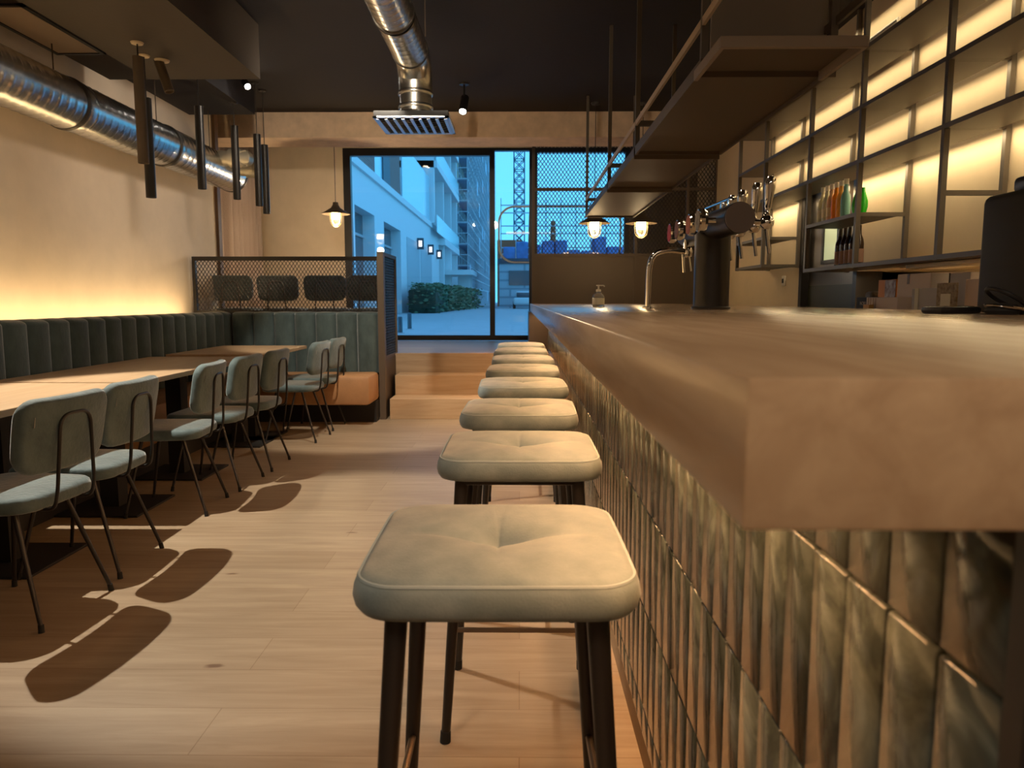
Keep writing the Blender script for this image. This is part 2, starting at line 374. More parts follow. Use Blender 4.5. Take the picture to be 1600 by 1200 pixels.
# ceilings
struct('ceiling', B((-2.6, -3, ZC), (3.0, 8.3, ZC+.1)), CEIL, smooth=False)
bm = bmesh.new(); box(bm, (-3.45, -3, 2.97), (-2.6, 7.45, 3.3))
struct('ceiling_lower_left', bm, CEIL, smooth=False)
struct('ceiling_gap_left', B((-3.9, 7.45, ZC), (-2.6, 8.3, ZC+.1)), CEIL, smooth=False)
struct('ceiling_soffit', B((-3.07, -3, 2.8), (-1.94, 5.7, 3.19)), SOFF, smooth=False)
struct('ceiling_platform', B((-3.9, 8.8, 3.36), (2.62, 10.3, 3.5)), CEIL, smooth=False)
struct('trim_2', B((-3.9, 8.3, 2.93), (2.62, 8.8, 3.5), .004), CONC, smooth=False)
struct('baseboard_right', B((.31, 8.0, .6), (.33, 8.02, .68)), BLACKM, smooth=False)

# access panel in the soffit
t = thing('access_panel', 'beige rectangular hatch set in the dark soffit above the duct', 'panel', (-2.93, 4.70, 2.797))
finish(B((-.14, -.40, -.004), (.14, .38, .002)), 'hatch', PANELW, t, smooth=False)
bm = bmesh.new()
for a, b in (((-.165, -.425, -.01), (-.14, .405, .002)), ((.14, -.425, -.01), (.165, .405, .002)), ((-.165, .38, -.01), (.165, .405, .002)), ((-.165, -.425, -.01), (.165, -.40, .002))): box(bm, a, b)
finish(bm, 'frame', BLACK, t, smooth=False)

# ------------------------------------------------------------------ windows
def window(name, x0, x1, z0, z1, y, fw=.07, sill=.07, fr=None):
    fr = fr or fw
    r = thing(name, None, None); del_keys(r); r['kind'] = 'structure'; r.location = (0, 0, 0)
    bm = bmesh.new()
    box(bm, (x0, y-.05, z0), (x0+fw, y+.05, z1)); box(bm, (x1-fr, y-.05, z0), (x1, y+.05, z1))
    box(bm, (x0+fw, y-.05, z0), (x1-fr, y+.05, z0+sill)); box(bm, (x0+fw, y-.05, z1-fw), (x1-fr, y+.05, z1))
    finish(bm, 'window_frame', mat('window_frame_dark', (.018, .018, .022), .35), r, smooth=False)
    finish(B((x0+fw, y-.006, z0+sill), (x1-fr, y+.006, z1-fw)), 'pane', GLASS, r, smooth=False)
    return r
def del_keys(o):
    for k in ('label', 'category', 'group'):
        if k in o: del o[k]
window('window_1', -2.42, -.38, .60, 3.22, 10.36, .10, fr=.035)
window('window_2', -.38, .18, .60, 3.22, 10.36, .035, fr=.05)
window('window_3', .18, 1.5, .60, 3.22, 10.36, .06)
# white outlined logo on the glass of the door
bm = bmesh.new()
def ringrect(bm, cx, cz, w, h, r, t, y):
    O = rrect(w, h, r, 8); k1 = [(x*(w-2*t)/w, z*(h-2*t)/h) for x, z in O]
    a = [bm.verts.new((cx+x, y, cz+z)) for x, z in O]; b = [bm.verts.new((cx+x, y, cz+z)) for x, z in k1]
    c = [bm.verts.new((cx+x, y-.002, cz+z)) for x, z in O]; d = [bm.verts.new((cx+x, y-.002, cz+z)) for x, z in k1]
    N = len(O)
    for i in range(N):
        j = (i+1) % N
        for q in ((a, b), (c, d), (a, c), (b, d)): bm.faces.new((q[0][i], q[0][j], q[1][j], q[1][i]))
ringrect(bm, .55, 2.06, 1.7, .78, .22, .022, 10.348)
tag(finish(bm, 'window_logo', mat('logo_white', (.75, .8, .85), .6)), 'thin white rounded outline logo on the street window glass', 'sign')

# ------------------------------------------------------------------ stairs
t = thing('staircase', 'three light oak steps rising to the raised platform', 'stairs', (0, 7.12, 0))
for k, (y0, y1, z1) in enumerate(((0, .35, .2), (.33, .67, .4), (.65, .98, .605))):
    finish(B((-1.27, y0, 0), (.285, y1 if k < 2 else .66, z1), .003), 'step', STEPW, t, smooth=False)
# ------------------------------------------------------------------ bar
XT = .305
t = thing('tiled_bar', 'bar base clad in glossy dark green upright tiles under the counter', 'bar', (0, 0, 0))
finish(B((XT+.006, .467, .0), (XT+.12, 7.98, 1.03)), 'core', GROUT, t, smooth=False)
bm = bmesh.new(); rows = (.665+.245*1, .665, .42, .175)
y = .434; tw = .0745
while y < 7.9:
    for zb, zt in ((.105, .173), (.177, .418), (.422, .663), (.667, .908), (.912, 1.03)):
        a = random.uniform(-.005, .005); b_ = random.uniform(-.003, .003); M = Matrix.Translation((XT, y+tw/2, (zb+zt)/2)) @ Matrix.Rotation(a, 4, 'Z') @ Matrix.Rotation(b_, 4, 'Y')
        box(bm, (-.004, -tw/2+.0014, -(zt-zb)/2), (.008, tw/2-.0014, (zt-zb)/2), .0022, M=M, seg=1)
    y += tw
finish(bm, 'tiles', TILE, t, angle=60)
finish(B((XT+.012, .46, 0), (XT+.02, 7.98, .1)), 'kickboard', mat('kick_brass', (.30, .20, .10), .4, metal=.3), t, smooth=False)
finish(B((XT-.006, .414, 0), (XT+.03, .433, 1.03)), 'corner_trim', BLACK, t, smooth=False)
finish(B((XT+.03, .416, 0), (1.70, .466, 1.03)), 'end_panel', BLACKM, t, smooth=False)
bm = bmesh.new(); box(bm, (.10, 7.99, .61), (.42, 8.9, 1.03)); finish(bm, 'end_support', mat('support_dark', (.02, .017, .017), .5), t, smooth=False)
tag(finish(B((.1235, .398, 1.032), (1.74, 8.95, 1.1185), .004), 'worktop', COUNT), 'thick oiled oak bar counter running back to the platform', 'counter')

# ------------------------------------------------------------------ bar stools
SH = .76
def stool_fn(v):
    x, y, z = v; u, w_ = x/.205, y/.205
    if z > -.012:
        e = max(0, 1-abs(u)**4)*max(0, 1-abs(w_)**4); f = min(1, (z+.012)/.012)
        dome = .016*e
        r = math.hypot(u, w_); c = w_+.06*(1-abs(u))-.03
        crease = (0.014*math.exp(-abs(c)/.07)+.011*math.exp(-abs(c)/.28))*max(0, 1-abs(u)**1.8)*(.35+.65*math.exp(-abs(u)/.35))
        seam = .0035*math.exp(-abs(u)/.022)
        tuft = .030*math.exp(-(math.hypot(u, w_)/.17))
        z += f*(dome-(crease+seam*e+tuft)*e)
    if z < -.03: z -= .004*(u*u+w_*w_)*0
    return Vector((x, y, z))
STP = [(.018, -.058), (.006, -.054), (.0, -.044), (-.003, -.03), (-.001, -.015), (.003, -.006), (.009, -.001), (.016, .001)]
def make_stool():
    global M_SIDE
    M_SIDE = 16
    t = thing('bar_stool', 'bar stool nearest the camera with square tufted grey suede seat', 'stool', (0, 0, 0), 0, 'bar stools along the tiled bar')
    s = finish(cushion(.42, .42, STP, .062, .012, stool_fn, inner=(.97, .93, .88, .82, .76, .7, .64, .58, .52, .46, .4, .34, .28, .23, .18, .14, .10, .06, .03), n=8), 'seat', SUEDE, t, 80); s.location = (0, 0, SH)
    O = rrect(.412, .412, .060, 8, .012)
    bm = bmesh.new(); pts = [(x*.99, y*.99, -.004) for x, y in O]; tube(bm, pts+[pts[0]], .0034, 6, cap=False)
    finish(bm, 'piping', PIPING, s); M_SIDE = 6
    bm = bmesh.new(); box(bm, (-.165, -.165, SH-.075), (.165, .165, SH-.056), .006)
    finish(bm, 'seat_frame', BLACK, t)
    for sx in (-1, 1):
        for sy in (-1, 1):
            bm = bmesh.new(); tube(bm, [(sx*.150, sy*.150, SH-.062), (sx*.194, sy*.194, .02)], [.0175, .0120], 12)
            g = finish(bm, 'leg', BLACK, t)
            finish(T([(sx*.194, sy*.194, .03), (sx*.1955, sy*.1955, 0)], [.0135, .0145], 12), 'rubber_foot', RUBBER, g)
    k = .194-.044*(.30/.68)
    for a, b in (((-k, -k), (-k, k)), ((k, -k), (k, k)), ((-k, -k), (k, -k))):
        finish(T([(a[0], a[1], .30), (b[0], b[1], .30)], .007, 8), 'footrest', mat('footrest_steel', (.20, .15, .11), .3, metal=.9), t)
    return t
st0 = make_stool()
ys = [1.205, 2.02, 2.76, 3.58, 4.36, 5.13, 5.95, 6.72]
xs = [-.035, .0, .0, .015, .02, .02, .01, .012]
rz = [.01, .0, -.02, .015, -.02, .03, -.02, .02]
names = ['nearest', 'second', 'third', 'fourth', 'fifth', 'sixth', 'seventh', 'farthest']
for i in range(8):
    lb = '%s bar stool from the camera beside the tiled bar, grey suede tufted seat' % names[i]
    if i == 0: st0.location = (xs[0], ys[0], 0); st0.rotation_euler = (0, 0, rz[0]); st0['label'] = lb
    else: copy_thing(st0, (xs[i], ys[i], 0), rz[i], lb)

# ------------------------------------------------------------------ dining chairs (front towards +Y local)
def chair_seat_fn(v):
    x, y, z = v; u, w_ = x/.22, y/.21
    x *= 1+.06*w_
    if z > -.012: z += .010*max(0, 1-u**4)*max(0, 1-w_**4)
    return Vector((x, y, z))
BK = Matrix.Translation((0, -.224, .686)) @ Matrix.Rotation(math.radians(-80), 4, 'X')   # back local: x right, y up(z), z front
def back_fn(v):
    x, y, z = v
    z += .028*(x/.22)**2
    x *= 1-.03*(y/.15)
    if z > 0: pass
    return BK @ Vector((x, y, z))
BKP = [(.016, -.024), (.006, -.021), (.001, -.013), (-.001, 0), (.001, .013), (.006, .021), (.016, .025)]
def make_chair():
    t = thing('dining_chair', 'x', 'chair', (0, 0, 0), 0, 'dining chairs along the bench tables')
    s = finish(cushion(.43, .42, [(.014, -.052), (.004, -.047), (0, -.036), (-.001, -.02), (.003, -.006), (.010, 0)], .085, .02, chair_seat_fn), 'seat', VELV, t, 70); s.location = (0, .018, .47)
    b = finish(cushion(.435, .268, BKP, .062, .02, back_fn), 'backrest', VELV, t, 70)
    # small woven tag on the rear lower corner of the backrest
    bm = bmesh.new(); p = back_fn(Vector((-.178, -.06, -.0245))); box(bm, (-.004, -.0008, -.018), (.004, .0008, .018), M=Matrix.Translation(p) @ Matrix.Rotation(math.radians(10), 4, 'X') @ Matrix.Rotation(.45, 4, 'Z'))
    finish(bm, 'maker_tag', mat('tag_grey', (.35, .35, .33), .6), b, smooth=False)
    pts = [(-.085, -.06, .417), (-.10, -.228, .417), (-.098, -.242, .48), (-.078, -.259, .757), (.078, -.259, .757), (.098, -.242, .48), (.10, -.228, .417), (.085, -.06, .417)]
    finish(T(arc(pts, .055, 6), .0068, 10), 'back_frame', BLACK, t)
    bm = bmesh.new(); box(bm, (-.13, -.12, .412), (.13, .14, .423)); finish(bm, 'seat_plate', BLACK, t)
    for sx in (-1, 1):
        for sy, yt, yf in ((-1, -.09, -.215), (1, .12, .20)):
            g = finish(T([(sx*.125, yt, .42), (sx*.19, yf, .02)], [.0098, .0075], 10), 'leg', BLACK, t)
            finish(T([(sx*.1885, yf*.995, .028), (sx*.192, yf*1.01, 0)], [.0095, .0105], 10), 'rubber_foot', RUBBER, g)
    return t
ch0 = make_chair()
cd = [(-1.875, 2.66, -.09, 'nearest dining chair, teal velvet, beside the first long table, top of back brightly lit'),
      (-1.895, 3.14, .03, 'second dining chair from the camera, teal velvet with bright seat, at the first table'),
      (-1.925, 4.02, .10, 'third dining chair from the camera, dark teal velvet, at the middle table'),
      (-1.915, 4.56, -.02, 'fourth dining chair from the camera, dark teal velvet, middle of the middle table'),
      (-1.90, 5.08, .0, 'fifth dining chair from the camera, at the far end of the middle table'),
      (-1.87, 6.10, -.05, 'sixth dining chair from the camera, at the near end of the farthest table'),
      (-1.87, 6.66, -.05, 'seventh and last dining chair below the platform, before the lit bench back')]
for i, (x, y, a, lb) in enumerate(cd):
    r = PI/2+a
    if i == 0: ch0.location = (x, y, 0); ch0.rotation_euler = (0, 0, r); ch0['label'] = lb
    else: copy_thing(ch0, (x, y, 0), r, lb)
pc = [(-3.08, 'leftmost of the four dark chairs behind the mesh screen on the platform'), (-2.57, 'second from left dark chair behind the mesh screen on the platform'),
      (-2.08, 'third from left dark chair behind the mesh screen on the platform'), (-1.62, 'rightmost dark chair behind the mesh screen on the platform, beside the post')]
for x, lb in pc:
    c = copy_thing(ch0, (x, 8.08, .6), random.uniform(-.06, .06), lb); c['group'] = 'chairs on the platform'

# ------------------------------------------------------------------ tables
def make_table(y0, y1, label, z=.755):
    t = thing('dining_table', label, 'table', (-2.29, (y0+y1)/2, 0), 0, 'bench tables'); h = (y1-y0)/2
    finish(B((-.375, -h, z-.028), (.375, h, z), .003), 'tabletop', TABLEW, t, smooth=False)
    for s in (-1, 1):
        yy = s*(h-.42)
        finish(B((-.05, yy-.05, .012), (.05, yy+.05, z-.03)), 'column', BLACKM, t, smooth=False)
        finish(B((-.24, yy-.22, 0), (.24, yy+.22, .012), .003), 'base_plate', BLACKM, t, smooth=False)
        finish(B((-.2, yy-.03, z-.045), (.2, yy+.03, z-.028)), 'top_bracket', BLACKM, t, smooth=False)
    return t
make_table(1.75, 3.58, 'nearest oak table by the bench, cut by the left edge of the photo')
make_table(3.62, 5.27, 'middle oak table by the bench, with three chairs along it')
make_table(5.50, 6.60, 'farthest oak table in the corner of the bench')

# ------------------------------------------------------------------ banquette
t = thing('banquette', 'L-shaped bench with dark teal channelled velvet back and tan leather seat', 'bench', (0, 0, 0))
def channels(p0, dirv, nrm, W, n, z0, z1, dep=.05, thick=.11):
    """vertical rolls side by side; nrm points to the sitter"""
    bm = bmesh.new(); w_ = W/n; d = Vector(dirv); nn = Vector(nrm); o = Vector(p0); K = 9; zs = 14
    for i in range(n):
        prof = []
        for k in range(K+1):
            u = k/K; prof.append((u*w_, dep*(1-abs(2*u-1)**2.6)**.5))
        cols = []
        for k, (u, q) in enumerate(prof):
            c = []
            c.append(bm.verts.new(o+d*(i*w_+u)+nn*q+Vector((0, 0, z0))))
            for j in range(zs+1):
                a = j/zs*PI/2; zz = z1-.035+.035*math.sin(a)*(.6+.4*q/dep) if j else z1-.035
                qq = -thick*.35+(q+thick*.35)*math.cos(a) if j else q
                c.append(bm.verts.new(o+d*(i*w_+u)+nn*qq+Vector((0, 0, zz))))
            c.append(bm.verts.new(o+d*(i*w_+u)-nn*thick+Vector((0, 0, z1-.005))))
            c.append(bm.verts.new(o+d*(i*w_+u)-nn*thick+Vector((0, 0, z0))))
            cols.append(c)
        for a, b in zip(cols, cols[1:]):
            for j in range(len(a)-1): bm.faces.new((a[j], b[j], b[j+1], a[j+1]))
        bm.faces.new(cols[0]); bm.faces.new(list(reversed(cols[-1])))
    return bm
finish(channels((-2.86, .8, 0), (0, 1, 0), (1, 0, 0), 6.44, 32, .46, 1.05), 'backrest', VELVD, t, 60)
finish(channels((-2.79, 7.14, 0), (1, 0, 0), (0, -1, 0), 1.415, 7, .46, 1.05), 'backrest', VELVD, t, 60)
finish(B((-2.85, .8, .2), (-2.42, 7.08, .47), .035), 'seat', LEATH, t)
finish(B((-2.425, 6.66, .2), (-1.37, 7.12, .47), .035), 'seat', LEATH, t)
bm = bmesh.new(); box(bm, (-2.8, .8, 0), (-2.5, 7.1, .2)); box(bm, (-2.5, 6.95, 0), (-1.37, 7.1, .2)); finish(bm, 'plinth', BLACKM, t, smooth=False)
struct('trim_3', B((-3.25, .3, .0), (-2.98, 7.14, .94)), mat('ledge_paint', (.4, .3, .2), .7), smooth=False)
struct('wall_platform_half', B((-3.25, 7.26, 0), (-1.37, 7.34, 1.03)), mat('half_wall_brown', (.05, .036, .028), .6), smooth=False)

# ------------------------------------------------------------------ mesh screens
MESHM = mat('expanded_mesh_metal', (.035, .025, .02), .45, metal=.3)
t = thing('mesh_screen', 'low expanded metal screen in dark frame above the bench back', 'screen', (0, 7.30, 0))
bm = bmesh.new(); X0, X1 = -3.22, -1.375
for a, b in (((X0, -.02, 1.545), (X1, .02, 1.585)), ((X0, -.02, 1.035), (X1, .02, 1.06)), ((X0, -.02, 1.06), (X0+.03, .02, 1.545)), ((X1-.03, -.02, 1.06), (X1, .02, 1.545))): box(bm, a, b)
finish(bm, 'frame', BLACK, t, smooth=False)
bm = bmesh.new(); expanded(bm, X0+.03, 0, 1.06, (1, 0, 0), (0, 0, 1), X1-X0-.06, .485, .036, .055, .0055)
finish(bm, 'mesh', MESHM, t, smooth=False)
t = thing('stair_guard', 'dark louvred mesh guard rising with the steps beside the bench end', 'guard', (0, 0, 0))
bm = bmesh.new()
box(bm, (-1.365, 7.10, 0), (-1.305, 7.18, 1.62)); finish(bm, 'post', BRONZE, t, smooth=False)
bm = bmesh.new(); box(bm, (-1.355, 7.18, 1.585), (-1.315, 7.92, 1.62)); box(bm, (-1.355, 7.88, .6), (-1.315, 7.92, 1.6)); box(bm, (-1.355, 7.18, .58), (-1.315, 7.88, .61))
finish(bm, 'frame', BRONZE, t, smooth=False)
bm = bmesh.new(); expanded(bm, -1.335, 7.18, .61, (0, 1, 0), (0, 0, 1), .70, .975, .036, .055, .007, .012)
finish(bm, 'mesh', MESHM, t, smooth=False)
finish(B((-1.36, 7.18, 0), (-1.31, 7.92, .58)), 'side_panel', mat('guard_panel', (.045, .03, .022), .5), t, smooth=False)

t = thing('partition_screen', 'tall dark partition with mesh upper panels behind the bar end', 'screen', (0, 9.3, 0))
bm = bmesh.new(); xs_ = (.15, 1.42, 2.05, 2.40)
for x in xs_: box(bm, (x, -.025, .6), (x+.035, .025, 3.34))
for a, b in zip(xs_, xs_[1:]):
    for z in (.6, 1.70, 2.50, 3.30): box(bm, (a+.035, -.024, z), (b, .024, z+.035))
finish(bm, 'frame', PANELF, t, smooth=False)
for a, b in zip(xs_, xs_[1:]):
    finish(B((a+.035, -.012, .635), (b, .012, 1.70)), 'panel', PANELF, t, smooth=False)
    bm = bmesh.new(); expanded(bm, a+.035, 0, 1.735, (1, 0, 0), (0, 0, 1), b-a-.035, .765, .045, .065, .0075)
    finish(bm, 'mesh', MESHM, t, smooth=False); bm = bmesh.new()
    expanded(bm, a+.035, 0, 2.535, (1, 0, 0), (0, 0, 1), b-a-.035, .765, .045, .065, .0075)
    finish(bm, 'mesh', MESHM, t, smooth=False)

# ------------------------------------------------------------------ curtain
t = thing('curtain', 'pale linen curtain gathered in the back left corner of the platform', 'curtain', (0, 0, 0))
bm = bmesh.new(); N = 90; rows_ = []
for z in (.63, 1.5, 2.4, 3.2):
    rows_.append([bm.verts.new((-3.63+.14*k/N+.048*math.sin(k*.95)+.01*math.sin(k*2.3+z), 8.12+1.9*k/N, z)) for k in range(N+1)])
for a, b in zip(rows_, rows_[1:]):
    for k in range(N): bm.faces.new((a[k], a[k+1], b[k+1], b[k]))
o = finish(bm, 'fabric', CURT, t, 80); md = o.modifiers.new('thick', 'SOLIDIFY'); md.thickness = .004
finish(T([(-3.6, 8.1, 3.22), (-3.5, 10.1, 3.22)], .012), 'rail', BLACK, t)

# ------------------------------------------------------------------ ducts
def spiral_duct(bm, p0, p1, r, pitch=.085, n=40):
    p0, p1 = Vector(p0), Vector(p1); Lg = (p1-p0).length; d = (p1-p0)/Lg; x, y = frame_of(d)
    m = int(Lg/.0142)+1; rings = []
    for i in range(m+1):
        s = Lg*i/m; rg = []
        for k in range(n):
            a = 2*PI*k/n; ph = (s/pitch+k/n) % 1
            rr = r+(.0035 if ph < .12 else 0)
            rg.append(bm.verts.new(p0+d*s+(x*math.cos(a)+y*math.sin(a))*rr))
        rings.append(rg)
    for a, b in zip(rings, rings[1:]):
        for k in range(n): bm.faces.new((a[k], a[(k+1) % n], b[(k+1) % n], b[k]))
    bm.faces.new(rings[0]); bm.faces.new(rings[-1])
def collar(p, d, r, w_=.02, ex=.008, n=40):
    d = Vector(d).normalized(); p = Vector(p); return T([p-d*w_/2, p-d*w_*.2, p+d*w_*.2, p+d*w_/2], [r+ex*.4, r+ex, r+ex, r+ex*.4], n)
t = thing('ventilation_duct', 'long galvanised spiral duct along the left plaster wall', 'duct', (0, 0, 0))
CX, CZ, R = -3.0, 2.45, .165
for a, b in ((.0, 3.2), (3.24, 4.98), (5.10, 6.3), (6.4, 7.8)):
    bm = bmesh.new(); spiral_duct(bm, (CX, a, CZ), (CX, b, CZ), R); finish(bm, 'section', DUCT, t, 50)
for y in (3.22, 5.0, 6.33): finish(collar((CX, y, CZ), (0, 1, 0), R, .035, .010), 'joint_ring', DUCTD, t)
for y in (5.06, 6.38): finish(collar((CX, y, CZ), (0, 1, 0), R, .07, .005), 'joint_ring', DUCT, t)
finish(collar((CX, 7.82, CZ), (0, 1, 0), R, .04, .008), 'joint_ring', DUCTD, t)
for y, zz in ((4.9, 2.97), (6.25, 2.97), (7.3, 2.97)):
    finish(T([(CX, y, CZ+R), (CX, y, zz)], .004, 6), 'hanger', BRONZE, t)
CREAM = mat('duct_white', (.66, .60, .48), .4, metal=.5)
for x0, x1, x2, y, z, r in ((-2.98, -2.78, -2.62, 7.22, 2.51, .072), (-2.9, -2.78, -2.61, 7.64, 2.475, .062)):
    bm = bmesh.new(); spiral_duct(bm, (x0, y, z), (x1, y, z), r, .07, 28); q = finish(bm, 'outlet', CREAM, t, 50)
    bm = bmesh.new(); tube(bm, [(x1, y, z), (x1+.005, y, z), (x1+.09, y, z), (x2, y, z), (x2, y-.001, z), (x1+.1, y, z)], [r, r+.016, r+.018, r+.004, r-.012, r-.014], 28); finish(bm, 'outlet_nozzle', CREAM, q)

t = thing('supply_duct', 'galvanised round duct under the ceiling turning down to a square grille', 'duct', (0, 0, 0))
cx, cz, r = -.785, 2.93, .125
for a, b in ((0, 2.9), (2.96, 4.75), (4.83, 5.45)):
    bm = bmesh.new(); spiral_duct(bm, (cx, a, cz), (cx, b, cz), r, .085); finish(bm, 'section', DUCT, t, 50)
for y in (4.77, 5.46): finish(collar((cx, y, cz), (0, 1, 0), r, .03, .008), 'joint_ring', DUCTD, t)
finish(T([(cx, 5.46, cz), (cx, 5.56, cz), (cx, 5.64, cz-.03), (cx, 5.71, cz-.09), (cx, 5.735, cz-.17), (cx, 5.735, cz-.24)], r+.003, 40), 'elbow', DUCT, t, 28)
finish(T([(cx, 5.735, 2.75), (cx, 5.735, 2.52)], r-.004, 40), 'drop', DUCT, t)
finish(collar((cx, 5.735, 2.70), (0, 0, 1), r, .03, .006), 'joint_ring', DUCT, t)
finish(collar((cx, 5.735, 2.60), (0, 0, 1), r, .03, .006), 'joint_ring', DUCT, t)
finish(T([(cx, 5.735, 2.56), (cx, 5.735, 2.51)], [r+.008, r+.03], 40), 'spigot', DUCT, t)
for s in (-1, 1): finish(T([(cx+s*(r+.02), 5.2, cz), (cx+s*(r+.02), 5.2, 3.2)], .004, 6), 'hanger', BRONZE, t)
g = finish(B((cx-.27, 5.465, 2.475), (cx+.27, 6.005, 2.515), .006), 'plenum', BLACKM, t)
GRB = mat('grille_sky_tint', (.60, .68, .80), .32, metal=.85)  # blue reflection of the window put into the base colour
bm = bmesh.new(); q = .275; y0, y1 = 5.46, 6.01
box(bm, (cx-q, y0, 2.466), (cx+q, y0+.03, 2.475)); box(bm, (cx-q, y1-.03, 2.466), (cx+q, y1, 2.475)); box(bm, (cx-q, y0, 2.466), (cx-q+.03, y1, 2.475)); box(bm, (cx+q-.03, y0, 2.466), (cx+q, y1, 2.475))
for k in range(9): xx = cx-q+.03+(2*q-.06)*k/8; box(bm, (xx-.011, y0+.03, 2.458), (xx+.012, y1-.03, 2.472))
for k in range(8):
    xm = cx-q+.03+(2*q-.06)*(k+.5)/8
    for j2 in range(1, 8):
        yy = y0+.03+(.55-.06)*j2/8
        M = Matrix.Translation((xm, yy, 2.468)) @ Matrix.Rotation(.5 if k < 4 else -.5, 4, 'Z') @ Matrix.Rotation(.7, 4, 'X'); box(bm, (-.024, -.012, -.001), (.024, .012, .001), M=M)
finish(bm, 'grille', GRB, t, smooth=False)

# ------------------------------------------------------------------ tubular pendants
PT = [(-2.45, 4.90, 2.71, 2.045, 2.8, 'long black tube pendant hanging nearest, from the soffit edge'),
      (-2.535, 5.15, 2.52, 1.86, 2.8, 'lower black tube pendant just behind the nearest one'),
      (-2.62, 6.19, 2.73, 2.07, 2.97, 'single black tube pendant in front of the duct end'),
      (-2.64, 7.00, 2.76, 2.095, 2.97, 'black tube pendant before the small pale outlet pipes'),
      (-2.50, 7.19, 2.725, 2.058, 3.2, 'rightmost black tube pendant by the back beam'),
      (-2.52, 7.45, 2.68, 2.015, 3.2, 'black tube pendant half hidden by the rightmost tube')]
for x, y, z1, z0, zc, lb in PT:
    t = thing('tube_pendant', lb, 'lamp', (x, y, z0), 0, 'black tube pendants')
    bm = bmesh.new(); h = z1-z0; lathe(bm, [(0, .02), (.028, .02), (.030, .0), (.034, 0), (.034, h), (0, h)], 20); finish(bm, 'tube', BRONZE if y < 5 else BLACK, t, 30)
    finish(T([(0, 0, h), (0, 0, zc-z0)], .0035 if y > 5.5 else .005, 6), 'cord', BLACK, t)
    finish(L([(0, zc-z0-.012), (.035, zc-z0-.012), (.04, zc-z0-.002), (0, zc-z0)]), 'canopy', PANELW if y < 5.5 else BLACK, t)
# ------------------------------------------------------------------ spotlights
def make_spot(loc, zc, d, lb, on, cm=BLACK, ln=.17, rr=.032):
    t = thing('spotlight', lb, 'lamp', loc, 0, 'ceiling spotlights')
    dz = zc-loc[2]
    finish(L([(0, dz-.012), (.045, dz-.012), (.05, dz-.002), (0, dz)]), 'canopy', PANELW if not on else BLACK, t)
    finish(T([(0, 0, dz-.01), (0, 0, .0)], .009, 8), 'stem', BLACK, t)
    d = Vector(d).normalized(); M = d.to_track_quat('Z', 'Y').to_matrix().to_4x4()
    finish(L([(0, -ln*.4), (rr*.9, -ln*.4), (rr, -ln*.37), (rr, ln*.6), (rr*.85, ln*.6), (rr*.8, ln*.54), (0, ln*.54)], 24, M), 'head', cm, t, 30)
    if on: finish(L([(0, ln*.575), (rr*.78, ln*.575), (rr*.78, ln*.56), (0, ln*.56)], 20, M), 'lens', SPOTG, t)
    return t
make_spot((-2.46, 5.25, 2.72), 2.8, (.35, -.1, -1), 'unlit bronze cylinder spotlight on the soffit beside the nearest tubes', False, BRONZE, .24)
make_spot((-.53, 7.25, 3.02), 3.2, (-.1, -.75, -1), 'lit black spotlight on the ceiling before the beam, right of the grille', True, ln=.2, rr=.04)
make_spot((-2.5, 6.95, 3.12), 3.2, (.5, -.6, -.6), 'small lit spotlight above the rightmost tube pendant', True, ln=.10)

# ------------------------------------------------------------------ dome pendant lamps
def make_dome():
    t = thing('cage_pendant', 'x', 'lamp', (0, 0, 0), 0, 'caged glass pendants')
    finish(L([(0, .13), (.022, .13), (.03, .10), (.05, .065), (.085, .045), (.165, .0), (.168, .003), (.09, .052), (.055, .075), (.035, .11), (.03, .14), (0, .14)], 32), 'shade', BRONZE, t, 30)
    finish(L([(.062, .03), (.062, -.07), (.055, -.105), (.035, -.13), (0, -.14)], 24), 'glass', LGLASS, t)
    finish(L([(0, .035), (.050, .035), (.053, -.02), (.050, -.05), (.03, -.066), (0, -.07)], 20), 'bulb', BULB, t)
    bm = bmesh.new()
    for k in range(4):
        a = PI*k/4; pts = []
        for j in range(13):
            b = PI*j/12; pts.append((math.cos(a)*.069*math.cos(b), math.sin(a)*.069*math.cos(b), -.075-.075*math.sin(b)))
        pts = [(math.cos(a)*.069, math.sin(a)*.069, .03)]+pts+[(-math.cos(a)*.069, -math.sin(a)*.069, .03)]
        tube(bm, pts, .0028, 6)
    for z in (-.02, -.075): tube(bm, [(.069*math.cos(2*PI*k/24), .069*math.sin(2*PI*k/24), z) for k in range(25)], .0028, 6, cap=False)
    finish(bm, 'cage', mat('cage_metal', (.35, .3, .2), .4, metal=.8), t)
    finish(T([(0, 0, .13), (0, 0, 1.235)], .004, 6), 'cord', BLACK, t)
    finish(L([(0, 1.217), (.045, 1.217), (.05, 1.235), (0, 1.235)]), 'canopy', BLACK, t)
    return t
dm = make_dome(); dm.location = (.79, 7.95, 1.965); dm['label'] = 'left of the two glowing caged pendants over the far bar end'
copy_thing(dm, (1.285, 7.95, 1.965), 0, 'right of the two glowing caged pendants over the far bar end')
copy_thing(dm, (-2.20, 8.95, 2.18), 0, 'glowing caged pendant over the platform, left of the street window')
for x, y, z, p in ((.79, 7.95, 1.845, 2.5), (1.285, 7.95, 1.845, 2.5), (-2.20, 8.95, 2.06, 16)):
    l = bpy.data.lights.new('cage_bulb_light', 'POINT'); l.energy = p; l.color = (1, .72, .4); l.shadow_soft_size = .05
    o = bpy.data.objects.new('cage_bulb_light', l); COL.objects.link(o); o.location = (x, y, z-.12)

